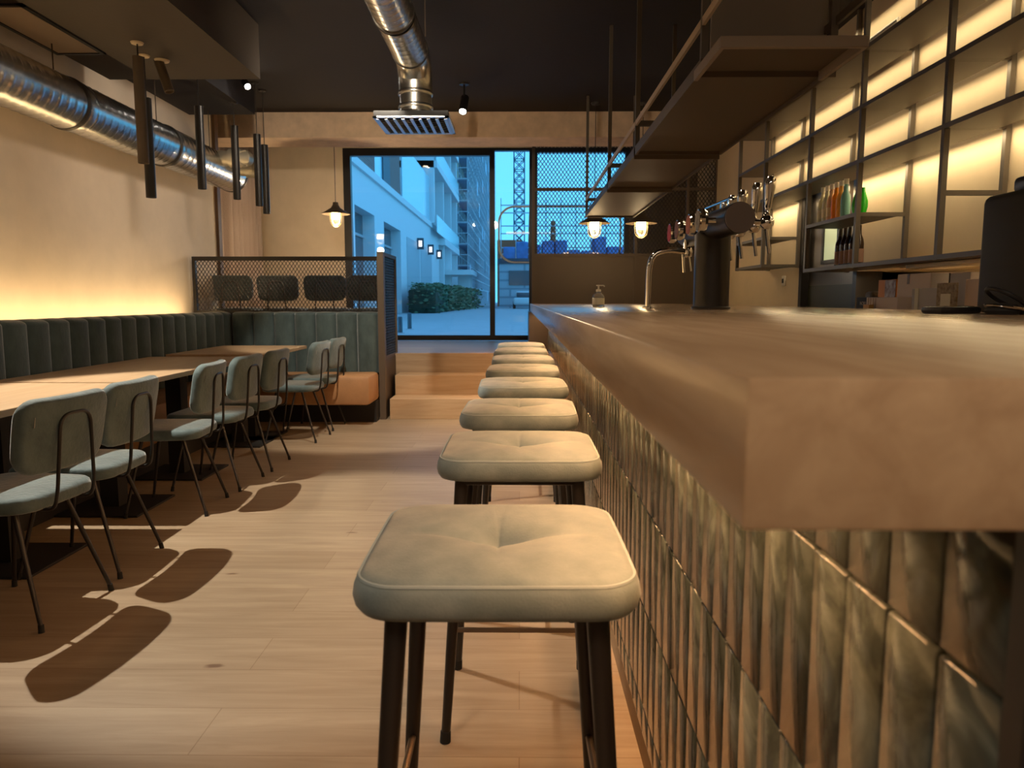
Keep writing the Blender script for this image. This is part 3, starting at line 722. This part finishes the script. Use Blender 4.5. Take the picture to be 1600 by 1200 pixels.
# ------------------------------------------------------------------ back bar shelving
t = thing('back_bar_shelving', 'tall dark steel shelving frame before the lit cream wall', 'shelving', (0, 0, 0))
UY = [2.0, 2.88, 3.77, 4.69, 5.49, 6.47, 7.22]; XF, XB = 2.10, 2.40; s = .014
low = {2.0: 1.36, 2.88: 1.36, 3.77: 1.36, 4.69: 1.36, 5.49: 1.36, 6.47: 1.44, 7.22: 1.44}
for y in UY:
    finish(B((XF-s, y-s, low[y]), (XF+s, y+s, 3.198)), 'upright', FRAMEM, t, smooth=False)
    finish(B((XB-.012, y-s, low[y]), (XB+.014, y+s, 3.198)), 'upright', FRAMEM, t, smooth=False)
SZ = [2.675, 2.335, 2.01]
def shelf(y0, y1, z):
    finish(B((XF-s, y0+s, z-.012), (XB-.05, y1-s, z+.012)), 'shelf', FRAMEM, t, smooth=False)
    for y in (y0, y1): bars.add((round(y, 3), round(z, 3)))
bars = set()
for a, b in zip(UY, UY[1:]):
    for z in SZ: shelf(a, b, z)
shelf(4.69, 5.49, 1.69); shelf(4.69, 5.49, 1.375); shelf(3.77, 4.69, 1.375); shelf(2.88, 3.77, 1.375); shelf(2.0, 2.88, 1.375); shelf(6.47, 7.22, 1.455)
shelf(6.47, 7.22, 1.69); bars.add((3.77, 1.69)); bars.add((2.88, 1.69))
for y, z in sorted(bars): finish(B((XF+s, y-.012, z-.012), (XB-.012, y+.012, z+.012)), 'cross_bar', FRAMEM, t, smooth=False)
for z in SZ: finish(B((XB-.05, 2.0, z-.004), (XB-.03, 7.2, z+.012)), 'led_channel', FRAMEM, t, smooth=False)

# door and wall items
t = thing('door_1', None, None); del_keys(t); t['kind'] = 'structure'; t.location = (2.5, 0, 0)
bm = bmesh.new(); box(bm, (-.085, 6.40, 0), (.1, 6.46, 2.16)); box(bm, (-.085, 5.36, 2.10), (.1, 6.46, 2.16)); box(bm, (-.085, 5.36, 0), (.1, 5.42, 2.16))
finish(bm, 'door_frame', BLACK, t, smooth=False)
finish(B((-.02, 5.42, .9), (.02, 6.40, 2.10)), 'upper_leaf', STEEL, t, smooth=False)
finish(B((-.025, 5.42, 0), (.02, 6.40, 1.28)), 'lower_leaf', mat('door_dark_green', (.035, .035, .018), .4), t, smooth=False)
bm = bmesh.new(); wy0, wy1, wz0, wz1 = 5.80, 6.12, 1.45, 1.88
for a, b in (((wy0, wz0), (wy1, wz0+.03)), ((wy0, wz1-.03), (wy1, wz1)), ((wy0, wz0), (wy0+.03, wz1)), ((wy1-.03, wz0), (wy1, wz1))): box(bm, (-.04, a[0], a[1]), (-.02, b[0], b[1]))
finish(bm, 'porthole_frame', BLACK, t, smooth=False)
finish(B((-.028, wy0+.03, wz0+.03), (-.02, wy1-.03, wz1-.03)), 'porthole_glass', mat('lit_kitchen_glass', (.5, .55, .35), .2, emit=(.55, .62, .35), estr=.3), t, smooth=False)
t = thing('light_switch', 'small white switch on the cream wall left of the steel door', 'switch', (2.42, 6.82, 1.335))
finish(B((-.012, -.04, -.045), (0, .04, .045), .004), 'plate', WHITEP, t); finish(B((-.02, -.015, -.02), (-.012, .015, .02), .003), 'rocker', BLACKM, t)
t = thing('air_vent_grille', 'small slatted vent high on the cream wall behind the shelving', 'vent', (2.40, 5.15, 2.86))
finish(B((0, -.22, -.09), (.02, .22, .09), .003), 'frame', WHITEP, t)
bm = bmesh.new()
for k in range(7): box(bm, (-.006, -.2, -.075+k*.024), (0, .2, -.067+k*.024))
finish(bm, 'slats', STEEL, t, smooth=False)

# back counter and what stands on it
t = thing('back_counter', 'low back counter under the shelving', 'counter', (0, 0, 0))
finish(B((1.95, 1.3, .88), (2.415, 5.34, .92), .003), 'top', TABLEW, t, smooth=False)
finish(B((2.0, 1.3, 0), (2.40, 5.34, .88)), 'cabinet', mat('cabinet_cream', (.5, .42, .28), .6), t, smooth=False)
tag(finish(B((2.20, 2.6, 1.337), (2.41, 4.27, 1.360), .003), 'shelf_board', mat('board_cream', (.72, .60, .38), .5)), 'cream board fixed under the lowest shelf', 'board')
CARD = mat('white_card', (.66, .54, .46), .7); CARDG = mat('grey_card', (.44, .40, .37), .7)
def carton(name, x0, x1, y0, y1, z1, m, lb, cat='box', z0=.92, bev=.003):
    t = thing(name, lb, cat, ((x0+x1)/2, (y0+y1)/2, z0)); wx, wy = x1-x0, y1-y0
    finish(B((-wx/2, -wy/2, 0), (wx/2, wy/2, z1-z0), bev), 'body', m, t, smooth=False); return t
b = carton('carton', 2.20, 2.39, 4.00, 4.35, 1.308, CARD, 'large white cardboard box behind the low boxes'); finish(B((-.097, .04, .33), (-.0955, .065, .388)), 'tape', mat('tape_brown', (.12, .06, .03), .5), b, smooth=False)
finish(B((-.093, -.1765, .004), (.093, -.175, .384)), 'side_panel', CARDG, b, smooth=False)
b = carton('carton', 2.24, 2.39, 3.72, 3.90, 1.30, CARDG, 'grey box with dark edge right of the large white box'); finish(B((-.077, .08, 0), (-.0755, .09, .38)), 'stripe', BLACKM, b, smooth=False)
b = carton('carton', 2.05, 2.15, 3.66, 3.90, 1.221, CARDG, 'grey box with pale spine in front of the large white box'); finish(B((-.053, .05, 0), (-.0505, .085, .301)), 'spine', mat('card_cream', (.7, .62, .42), .6), b, smooth=False)
b = carton('carton', 2.07, 2.2, 3.15, 3.47, 1.256, mat('kraft_pale', (.62, .46, .35), .7), 'pale tan box beside the tall black machine')
text('lettering', 'o.c', .04, BLACKM, b, (-.067, .02, .225), (PI/2, 0, -PI/2))
b = carton('carton', 2.03, 2.15, 4.00, 4.36, 1.176, CARD, 'low white box in front of the orange packet')
for k in range(4): finish(B((-.062, .06+.03*k, 0), (-.0605, .067+.03*k, .253)), 'fold_line', mat('tan_line', (.45, .30, .18), .6), b, smooth=False)
b = carton('packet', 2.22, 2.30, 4.40, 4.62, 1.283, mat('orange_card', (.66, .25, .04), .6), 'orange packet with dark patterned side on the back counter')
finish(B((-.043, -.105, 0), (-.0405, .02, .36)), 'picture', mat('red_black_print', (.12, .02, .015), .5, col2=(.5, .45, .42), vscale=28), b, smooth=False)
b = carton('black_case', 2.06, 2.12, 4.38, 4.55, 1.178, BLACKM, 'small black box with faint grey lettering at the left end of the back counter')
text('lettering', 'NOKI', .030, CARDG, b, (-.0315, .0, .22), (PI/2, 0, -PI/2), .0005)
carton('dark_jar', 2.20, 2.28, 4.66, 4.76, 1.215, mat('dark_olive', (.06, .05, .03), .5), 'dark jar left of the orange packet', 'jar', bev=.02)
carton('small_block', 1.98, 2.01, 4.22, 4.29, 1.135, mat('ochre_card', (.5, .28, .08), .6), 'small ochre packet before the black box', 'packet')
t = thing('pattern_card', 'mottled brown card with cream centre leaning by the grey box', 'card', (2.04, 3.57, .92))
finish(B((0, -.08, .0), (.01, .08, .322)), 'board', mat('card_mottled', (.16, .10, .04), .7, col2=(.42, .32, .18), vscale=45), t, smooth=False)
finish(B((-.003, -.04, .16), (0, .04, .27)), 'centre_label', mat('card_cream', (.7, .62, .42), .6), t, smooth=False)

# coffee machine / terminal at the right edge
t = thing('coffee_grinder', 'tall black machine on the counter, cut by the right edge of the photo', 'machine', (1.62, 2.28, 1.1185))
bm = bmesh.new(); box(bm, (-.145, -.14, 0), (.12, .14, .37), .025, seg=3); finish(bm, 'body', mat('machine_black', (.022, .018, .010), .6), t)
finish(B((-.09, -.08, .37), (.12, .08, .42), .015), 'lid', BLACK, t); finish(B((-.10, -.146, .03), (.10, -.139, .15)), 'tray', BLACKM, t)
t = thing('card_terminal', 'flat black device lying on the counter beside the black coil', 'device', (1.36, 2.32, 1.1185), .1)
finish(B((-.085, -.05, 0), (.05, .05, .022), .009), 'body', BLACK, t); finish(B((-.07, -.04, .022), (.03, .04, .0235)), 'screen', CHROME, t)
t = thing('headset', 'black ring shaped headset lying beside the tall black machine', 'headset', (1.41, 2.16, 1.118))
def ringp(cx_, cy_, cz_, rx, ry, tilt, n=30): 
    M = Matrix.Translation((cx_, cy_, cz_)) @ Matrix.Rotation(tilt, 4, 'Y')
    return [M @ Vector((rx*math.cos(2*PI*k/n), ry*math.sin(2*PI*k/n), 0)) for k in range(n+1)]
finish(T(ringp(0, 0, .045, .06, .05, .55), .006, 8), 'band', BLACK, t); finish(L([(0, 0), (.04, 0), (.045, .012), (.035, .03), (0, .034)], 20, Matrix.Translation((-.01, 0, 0))), 'cup', BLACKM, t)
finish(T(ringp(.0, 0, .02, .055, .05, .15), .004, 8), 'cable', CHROME, t)

# ------------------------------------------------------------------ bottles
def bottle(name, x, y, z, prof, body, lb, cat='bottle', cap=None, label=None, grp=None, lz=None, sc=1, liquid=None):
    t = thing(name, lb, cat, (x, y, z), random.uniform(0, 3), grp)
    finish(L([(r*sc, h*sc) for r, h in prof], 20), 'body', body, t, 50)
    H = prof[-1][1]*sc; rn = prof[-1][0] or prof[-2][0]
    if cap: finish(L([(0, H+.004), (.0145, H+.004), (.0155, H-.004), (.0155, H-.03), (.012, H-.032)], 16), 'cap', cap, t)
    if label: finish(L([(prof[1][0]*sc+.0012, lz[0]), (prof[1][0]*sc+.0012, lz[1])], 20), 'bottle_label', label, t)
    return t
PB = [(0, 0), (.031, .0), (.031, .12), (.028, .145), (.016, .175), (.013, .19), (.013, .245), (0, .246)]
PR = [(0, 0), (.030, .0), (.030, .13), (.026, .155), (.014, .185), (.0125, .20), (.0125, .245), (0, .246)]
PG = [(0, 0), (.022, .0), (.034, .05), (.034, .09), (.018, .15), (.012, .17), (.012, .19), (0, .191)]
def bglass(n, c, e=0): return mat(n, c, .12, trans=.25, spec=.6)
capw = mat('cap_white', (.9, .88, .82), .4)
bl = [(5.44, (.80, .78, .55), 'leftmost clear bottle with white cap on the shelf'), (5.365, (.80, .78, .60), 'second clear bottle with white cap on the shelf'),
      (5.29, (.85, .55, .35), 'third white capped bottle, pinkish, on the shelf'), (5.215, (.9, .33, .03), 'bright orange bottle with white cap on the shelf'),
      (5.14, (.9, .45, .10), 'amber bottle with white cap beside the orange one'), (5.065, (.30, .62, .62), 'pale blue bottle with white cap left of the upright')]
LBL = mat('label_cream', (.72, .66, .5), .6)
for i, (y, c, lb) in enumerate(bl):
    bottle('drink_bottle', 2.15, y-.08, 1.703, PB, bglass('bottle_%s' % 'abcdef'[i], c), lb, cap=capw, label=LBL if i in (0, 1, 2) else None, grp='bottles on the upper shelf', lz=(.03, .09))
for y, lb in ((4.80, 'squat green bottle nearest the upright, on the shelf'), (4.885, 'squat green bottle half hidden behind the upright')):
    bottle('drink_bottle', 2.17, y-.02, 1.703, [(a*.9, b*.86) for a, b in PG], bglass('bottle_green', (.03, .62, .02)), lb, label=mat('label_yellow', (.7, .8, .05), .5), grp='bottles on the upper shelf', lz=(.055, .085))
for y, lb in ((5.04, 'leftmost dark brown bottle on the lower shelf, green neck'), (4.97, 'second dark brown bottle on the lower shelf'), (4.90, 'third dark brown bottle on the lower shelf'), (4.83, 'fourth dark brown bottle on the lower shelf'), (4.76, 'rightmost dark brown bottle, by the upright')):
    bottle('drink_bottle', 2.15, y, 1.388, PR, mat('bottle_brown', (.03, .010, .006), .1, spec=.7), lb, label=mat('label_mauve', (.30, .17, .12), .6), grp='bottles on the lower shelf', lz=(.01, .095))

# ------------------------------------------------------------------ suspended tray frame over the bar
t = thing('hanging_shelf', 'suspended dark metal tray rack hanging over the bar counter', 'rack', (0, 0, 0))
XL, XR, ZB = .67, 1.17, 2.0
segs = [(2.85, 4.42), (4.45, 5.76), (5.79, 7.70)]
for a, b in segs:
    finish(B((XL+.012, a, ZB+.018), (XR-.012, b, ZB+.028)), 'tray', BRONZE, t, smooth=False)
    bm = bmesh.new(); box(bm, (XL, a, ZB), (XL+.012, b, ZB+.05)); box(bm, (XR-.012, a, ZB), (XR, b, ZB+.05)); box(bm, (XL+.0, a, ZB-.018), (XR-.0, a+.012, ZB+.045)); box(bm, (XL+.012, b-.012, ZB), (XR-.012, b, ZB+.045))
    finish(bm, 'tray_rim', BRONZE, t, smooth=False)
finish(B((XL-.01, 2.50, ZB+.0), (XR-.065, 2.838, ZB+.006)), 'front_tray', BRONZE, t, smooth=False)
bm = bmesh.new(); box(bm, (XL-.025, 2.48, ZB-.033), (XR-.05, 2.50, ZB+.004), .003); box(bm, (XL-.025, 2.50, ZB-.032), (XL-.01, 2.85, ZB+.004)); box(bm, (XR-.065, 2.50, ZB-.032), (XR-.05, 2.85, ZB+.004)); finish(bm, 'front_rim', mat('rim_light', (.26, .20, .15), .5), t, smooth=False)
finish(B((XL+.06, 2.95, ZB+.03), (XR-.0, 2.97, 2.75)), 'end_plate', mat('plate_taupe', (.22, .18, .15), .55), t, smooth=False)
for y in (2.86, 4.43, 5.775, 7.68):
    for x in (XL+.013, XR-.013):
        finish(B((x-.013, y-.013, ZB+.05), (x+.013, y+.013, 3.198)), 'post', FRAMEM, t, smooth=False)
RAIL = mat('rail_reflected_light', (.55, .42, .29), .5)  # reflected light of the wall put into the rail colour
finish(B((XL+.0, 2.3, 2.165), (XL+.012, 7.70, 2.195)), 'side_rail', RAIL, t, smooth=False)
finish(B((XR-.012, 2.3, 2.165), (XR, 7.70, 2.195)), 'side_rail', FRAMEM, t, smooth=False)
for y in (4.43, 5.775, 7.68): finish(B((XL+.026, y-.01, 2.165), (XR-.026, y+.01, 2.195)), 'cross_rail', FRAMEM, t, smooth=False)

# ------------------------------------------------------------------ beer tower
t = thing('beer_tower', 'black T-shaped beer tap tower with chrome taps on the counter', 'beer tap', (.862, 3.35, 1.1185))
TB = mat('tower_black', (.022, .018, .016), .3)
finish(L([(0, 0), (.085, 0), (.088, .01), (.078, .014), (.078, .335), (0, .335)], 40), 'column', TB, t, 30)
finish(T([(.012, -.36, .368), (-.02, .40, .368)], .062, 40), 'arm', TB, t, 30)
finish(T([(.0125, -.367, .368), (.012, -.36, .368)], .0605, 40), 'end_cap', mat('cap_grey_brown', (.14, .11, .10), .4), t, 30)
finish(T(arc([(-.02, .1, .42), (-.02, .1, .455), (0, -.3, .455), (0, -.3, .42)], .02), .006, 8), 'top_rail', CHROME, t)
for y in (-.30, -.19): finish(B((-.02, y-.02, .422), (.012, y+.02, .45), .003), 'clamp', CHROME, t)
MC = [(.35, .27, .16), (.62, .16, .04), (.28, .10, .03), (.65, .03, .02)]
for i, y in enumerate((-.25, -.08, .16, .33)):
    # badge lens on the guest side
    finish(T([(-.055, y, .368), (-.10, y, .368)], .012, 10), 'badge_stem', CHROME, t)
    M = Matrix.Translation((-.115, y, .368)) @ Matrix.Rotation(-PI/2, 4, 'Y')
    b = finish(L([(0, -.022), (.042, -.020), (.049, -.008), (.049, .008), (.044, .014), (0, .014)], 28, M), 'badge', CHROME, t, 30)
    finish(L([(0, .0155), (.042, .0155), (.042, .013), (0, .013)], 28, M), 'badge_face', mat('badge_%s' % 'abcd'[i], MC[i], .6, spec=.2, col2=tuple(c*.45 for c in MC[i]), vscale=30), b)
for i, y in enumerate((-.22, -.05, .16, .33)):
    # tap on the barman side
    g = finish(T([(.055, y, .368), (.15, y, .363)], .011, 12), 'tap_shank', CHROME, t)
    M = Matrix.Translation((.165, y, .363))
    finish(L([(0, -.03), (.018, -.026), (.028, -.01), (.03, 0), (.028, .012), (.018, .026), (0, .03)], 20, M), 'tap_valve', CHROME, t, 50)
    finish(T([(.163, y, .348), (.180, y, .235)], [.0085, .0075], 12), 'tap_spout', CHROME, t)
    M = Matrix.Translation((.165, y, .385)) @ Matrix.Rotation(math.radians(4), 4, 'Y')
    finish(L([(0, 0), (.010, 0), (.013, .012), (.009, .02), (.013, .04), (.022, .125), (.023, .145), (.017, .163), (0, .168)], 20, M), 'tap_handle', CHROME, t, 40)
# gooseneck tap
t = thing('gooseneck_tap', 'chrome gooseneck tap with two levers left of the beer tower', 'tap', (.625, 3.62, 1.1185))
finish(L([(0, 0), (.028, 0), (.028, .008), (.02, .012), (0, .012)]), 'base', CHROME, t)
finish(T(arc([(0, 0, 0), (.003, 0, .19), (.02, 0, .265), (.09, 0, .285), (.18, 0, .275)], .05, 6), .014, 16), 'neck', CHROME, t)
finish(L([(0, -.03), (.018, -.02), (.022, 0), (.018, .02), (0, .03)], 18, Matrix.Translation((.19, 0, .272))), 'valve', CHROME, t)
finish(T([(.165, 0, .262), (.172, 0, .175)], .006, 8), 'lever', CHROME, t); finish(T([(.190, -.01, .262), (.203, -.01, .18)], .006, 8), 'lever', CHROME, t)
finish(T([(.18, 0, .285), (.18, 0, .34)], .012, 10), 'riser', CHROME, t)
# soap dispenser
t = thing('soap_dispenser', 'small clear pump bottle standing on the far counter', 'bottle', (.472, 4.45, 1.1185))
finish(L([(0, 0), (.034, 0), (.036, .01), (.036, .06), (.026, .078), (.013, .085), (.013, .092), (0, .092)]), 'bottle', mat('soap_clear', (.55, .5, .42), .08, trans=.7), t)
finish(L([(.0365, .015), (.0365, .055)]), 'bottle_label', LBL, t)
bm = bmesh.new(); lathe(bm, [(0, .092), (.015, .092), (.015, .105), (.005, .107), (.005, .125), (.014, .126), (.014, .132), (0, .133)], 16); tube(bm, [(0, 0, .129), (.03, 0, .129), (.036, 0, .122)], .004, 8); finish(bm, 'pump', WHITEP, t)

# ------------------------------------------------------------------ outside
struct('floor_street', B((-60, 10.5, .2), (60, 220, .5)), brick_mat('street_paving', (.36, .37, .38), (.44, .44, .45), (.3, .3, .3), .6, .3) if False else mat('street_paving', (.42, .42, .42), .8, var=.1, vscale=2), smooth=False)
WH = mat('facade_white', (.80, .80, .80), .6); WHD = mat('facade_grey', (.45, .46, .48), .6); DK = mat('facade_glass', (.05, .07, .09), .15)
BRK = brick_mat('brick_red', (.30, .13, .10), (.20, .09, .07), (.35, .3, .28), .24, .085)
BGL = mat('balcony_glass', (.50, .78, .85), .15, spec=.6)
t = thing('apartment_building', 'white ground floor block with brick piers and glass balconies across the street', 'building', (0, 0, 0))
bm = bmesh.new(); X = -6.0
ops = [(24.0, 26.2), (27.2, 30.9), (33.0, 37.6)]; y = 20
for a, b in ops: box(bm, (X-.6, y, .5), (X, a, 6.0)); box(bm, (X-.6, a, 4.62), (X, b, 6.0)); y = b
box(bm, (X-.6, y, .5), (X, 55, 6.0)); box(bm, (X-6, 55, .5), (X, 55.3, 6)); box(bm, (X-6, 20, 6.0), (X-.3, 69, 6.1))
finish(bm, 'ground_wall', WH, t, smooth=False)
for a, b in ops:
    f = finish(B((X-.62, a, .5), (X-.5, b, 4.62)), 'shop_window', DK, t, smooth=False)
    bm = bmesh.new(); box(bm, (X-.5, (a+b)/2-.06, .5), (X-.42, (a+b)/2+.06, 4.6)); box(bm, (X-.5, a, 3.7), (X-.42, b, 3.8)); finish(bm, 'mullion', WHD, f, smooth=False)
finish(B((X-.3, 20, 6.0), (X+.12, 55, 6.3)), 'cornice', WH, t, smooth=False)
for a, b in ((39.5, 44.5), (45.0, 50.5)):
    bm = bmesh.new(); box(bm, (X, a, .5), (X+.03, b, 4.5)); finish(bm, 'metal_door', mat('door_pale', (.52, .54, .56), .5), t, smooth=False)
for y in (43.5, 48.5, 53.6):
    g = finish(B((X+.03, y-.1, 4.1), (X+.40, y+.1, 4.75)), 'wall_lamp', DK, t, smooth=False); finish(B((X+.12, y-.12, 4.25), (X+.31, y-.10, 4.6)), 'lamp_pane', mat('lamp_warm', (1, 1, 1), .5, emit=(1, .85, .7), estr=.9), g, smooth=False)
for a, b in ((27, 31.7), (33.5, 38.3)):
    finish(B((X-.5, a, 6.3), (X-.1, b, 20)), 'brick_pier', BRK, t, smooth=False)
    finish(B((X-.5, a+.0, 6.3), (X-.06, a+(b-a)*.35, 20)), 'shaded_return', mat('return_shade', (.10, .13, .16), .6), t, smooth=False)  # shaded side of each pier put in as a dark slab
for a, b in ((20, 27), (31.7, 33.5)): finish(B((X-.3, a, 6.3), (X-.12, b, 20)), 'window', mat('window_sky', (.50, .80, .9), .15, spec=.8), t, smooth=False)
finish(B((X-.05, 38.4, 6.3), (X-.0, 49.8, 9.2)), 'balcony_glass', BGL, t, smooth=False)
finish(B((X-2.6, 38.4, 6.3), (X-2.4, 69, 40)), 'rear_wall', WHD, t, smooth=False)
for z in (9.9, 13.4, 16.9, 20.4, 23.9): finish(B((X-2.4, 50, z), (X+.5, 68, z+.45)), 'balcony_slab', WH, t, smooth=False)
for z in (5.2,): finish(B((X-2.4, 55, z), (X+.5, 68, z+.5)), 'balcony_slab', WH, t, smooth=False)
for y in (50, 56, 62, 67.6): finish(B((X-2.4, y, .5 if y > 55 else 6.3), (X+.3, y+.4, 28)), 'fin_wall', WH, t, smooth=False)
for z in (5.7, 10.35, 13.85, 17.35): finish(B((X+.42, 50.2, z), (X+.46, 67.8, z+1.15)), 'balcony_glass', BGL, t, smooth=False)
finish(B((X-2, 60, 3.2), (X+2.2, 66, 3.6)), 'porch_roof', WH, t, smooth=False); finish(B((X+.8, 63, .5), (X+1.8, 66, 3.2)), 'porch_wall', WH, t, smooth=False)

t = thing('scaffolded_building', 'tall building under construction wrapped in scaffolding', 'building', (0, 0, 0))
finish(B((-16, 72, .5), (-6.6, 150, 38)), 'core', mat('raw_concrete', (.10, .115, .14), .8, var=.3, vscale=.6), t, smooth=False)
bm = bmesh.new()
for k in range(16):
    for z in range(12): 
        if random.random() < .8: box(bm, (-6.62, 73+k*4.8, 1.5+z*3), (-6.5, 75.6+k*4.8, 3.3+z*3))
for k in range(4):
    for z in range(12): box(bm, (-11+k*1.2, 71.9, 1.5+z*3), (-10.2+k*1.2, 72.02, 3.3+z*3))
finish(bm, 'window_openings', mat('opening_dark', (.03, .035, .05), .5), t, smooth=False)
bm = bmesh.new()
for k in range(38):
    for x in (-5.9, -4.9): box(bm, (x-.04, 70.5+k*2.1-.04, .5), (x+.04, 70.5+k*2.1+.04, 40))
for k in range(5):
    for y in (70.4,): box(bm, (-10.5+k*1.15-.04, y-.04, .5), (-10.5+k*1.15+.04, y+.04, 40))
for z in range(20):
    zz = 2.4+z*2
    for x in (-5.9, -4.9):
        box(bm, (x-.04, 70.4, zz), (x+.04, 150, zz+.08)); box(bm, (x-.04, 70.4, zz+1), (x+.04, 150, zz+1.06))
    box(bm, (-11, 70.36, zz), (-4.9, 70.44, zz+.08)); box(bm, (-11, 70.36, zz+1), (-4.9, 70.44, zz+1.06))
finish(bm, 'scaffold_poles', mat('scaffold_steel', (.62, .66, .7), .5), t, smooth=False)
bm = bmesh.new()
for z in range(20):
    for k in range(10): 
        if random.random() < .75: box(bm, (-5.85, 70.5+k*8, 2.3+z*2), (-4.95, 78+k*8, 2.38+z*2))
finish(bm, 'scaffold_decks', mat('deck_blue', (.25, .32, .42), .7), t, smooth=False)
bm = bmesh.new()
for k in range(60):
    yy = 70.5+random.random()*75; z = 1+random.randint(0, 18)*2; box(bm, (-4.88, yy, z), (-4.84, yy+1.8, z+1.6))
finish(bm, 'scaffold_netting', mat('net_pale', (.55, .66, .76), .8), t, smooth=False)
finish(B((-6.48, 73, 11), (-6.4, 79, 16)), 'timber_board', mat('timber_yellow', (.62, .42, .16), .7), t, smooth=False)

t = thing('tower_crane', 'lattice tower crane mast rising behind the building site', 'crane', (-.1, 118, .5))
bm = bmesh.new(); h = 62; cw = .82
for sx in (-cw, cw):
    for sy in (-cw, cw): box(bm, (sx-.09, sy-.09, 0), (sx+.09, sy+.09, h))
z = 0
while z < h:
    for sy in (-cw, cw):
        tube(bm, [(-cw, sy, z), (cw, sy, z+1.6)], .06, 4); tube(bm, [(cw, sy, z), (-cw, sy, z+1.6)], .06, 4); tube(bm, [(-cw, sy, z), (cw, sy, z)], .06, 4)
    z += 1.6
finish(bm, 'mast', mat('crane_steel', (.10, .16, .24), .5), t, smooth=False)
finish(B((-1.5, -1.5, 0), (1.5, 1.5, 1)), 'footing', WHD, t, smooth=False)

t = thing('site_office', 'low pale panelled site building at the end of the street', 'building', (0, 0, 0))
finish(B((-1.7, 62, .5), (14, 68, 4.2)), 'wall', brick_mat('panel_pale', (.40, .46, .50), (.46, .5, .54), (.25, .3, .34), 2.4, .7), t, smooth=False)
finish(B((-.9 + .0, 61.9, 2.4), (1.0, 62.02, 3.6)), 'window', DK, t, smooth=False)
finish(B((-1.8, 61.8, 4.2), (14.2, 68.2, 4.6)), 'roof_edge', mat('roof_dark', (.05, .06, .08), .6), t, smooth=False)
bm = bmesh.new(); random.seed(3)
for k in range(14): box(bm, (-1.4+k*1.1, 63, 4.6), (-.4+k*1.1, 66, 5.3+random.random()*1.4), .1)
finish(bm, 'stored_material', mat('tarp_blue', (.10, .22, .50), .6, var=.3, vscale=1.5), t, smooth=False)
tag(finish(B((-2.35, 78, .5), (.2, 84, 7.4)), 'brick_block', mat('brick_orange', (.50, .16, .08), .8)), 'small orange brick block beside the crane mast', 'building')
t = thing('site_scaffold', 'open scaffold rails across the site behind the mesh partition', 'scaffold', (0, 0, 0))
bm = bmesh.new()
for z in (5.4, 6.0, 7.3, 8.0, 9.2, 9.9): box(bm, (-1.8, 70, z), (14, 70.1, z+.1))
for k in range(12): box(bm, (-1.8+k*1.4, 70, .5), (-1.72+k*1.4, 70.1, 10.6))
finish(bm, 'rails', mat('scaffold_steel', (.5, .52, .55), .4), t, smooth=False)
for x, hh, wb in ((1.2, 9.2, .55), (3.2, 8.2, .4)):
    tag(finish(L([(0, 0), (wb, 0), (wb*.6, hh-.5), (wb*.5, hh), (0, hh)], 10, Matrix.Translation((x, 72, .5))), 'chimney_stack', mat('brick_orange', (.50, .16, .08), .8)), ('taller' if hh > 9 else 'shorter')+' reddish tapered chimney seen through the partition mesh', 'chimney')
# hedge
t = thing('hedge', 'clipped green hedge along the pale building', 'hedge', (0, 0, 0))
bm = bmesh.new(); random.seed(11)
for k in range(5200):
    y = 37+random.random()*24; x = -5.6+random.random()*1.5+(y-37)*.055*random.random(); z = .55+random.random()*1.5
    a = random.random()*6.3; b = random.random()*3; s_ = .10+random.random()*.08
    M = Matrix.Translation((x, y, z)) @ Matrix.Rotation(a, 4, 'Z') @ Matrix.Rotation(b, 4, 'X')
    vs = [bm.verts.new(M @ Vector(c)) for c in ((-s_, 0, 0), (0, -s_*.5, .02), (s_, 0, 0), (0, s_*.5, .02))]; bm.faces.new(vs)
finish(bm, 'foliage', mat('hedge_leaf', (.10, .16, .08), .7, var=.4, vscale=3), t, smooth=False)
finish(B((-5.6, 37.2, .5), (-4.2, 60.8, 1.7), .1), 'stems', mat('hedge_dark', (.035, .05, .03), .9), t)
for x, y, hh, lb in ((-2.37, 14.6, .32, 'left short grey bollard on the paving outside the window'), (-2.48, 16.6, .36, 'farther short grey bollard outside the window')):
    b = thing('bollard', lb, 'bollard', (x, y, .5)); finish(L([(0, 0), (.05, 0), (.05, hh), (.04, hh+.015), (0, hh+.02)], 16), 'post', DK, b); finish(L([(0, 0), (.09, 0), (.09, .02), (0, .025)], 16), 'base', WHD, b)
t = thing('parked_car', 'small pale car parked by the site building', 'car', (.35, 59, .5))
bm = bmesh.new(); box(bm, (-.85, -2, .3), (.85, 2, .85), .15, seg=3); box(bm, (-.7, -1.2, .85), (.7, 1.3, 1.35), .2, seg=3); finish(bm, 'body', mat('car_pale', (.6, .62, .62), .3), t)
finish(B((-.6, -1.22, .9), (.6, -1.16, 1.25), .02), 'rear_window', DK, t)
for sx in (-.78, .78):
    for y in (-1.3, 1.3): finish(L([(0, -.1), (.3, -.1), (.3, .1), (0, .1)], 18, Matrix.Translation((sx, y, .3)) @ Matrix.Rotation(PI/2, 4, 'Y')), 'wheel', RUBBER, t)
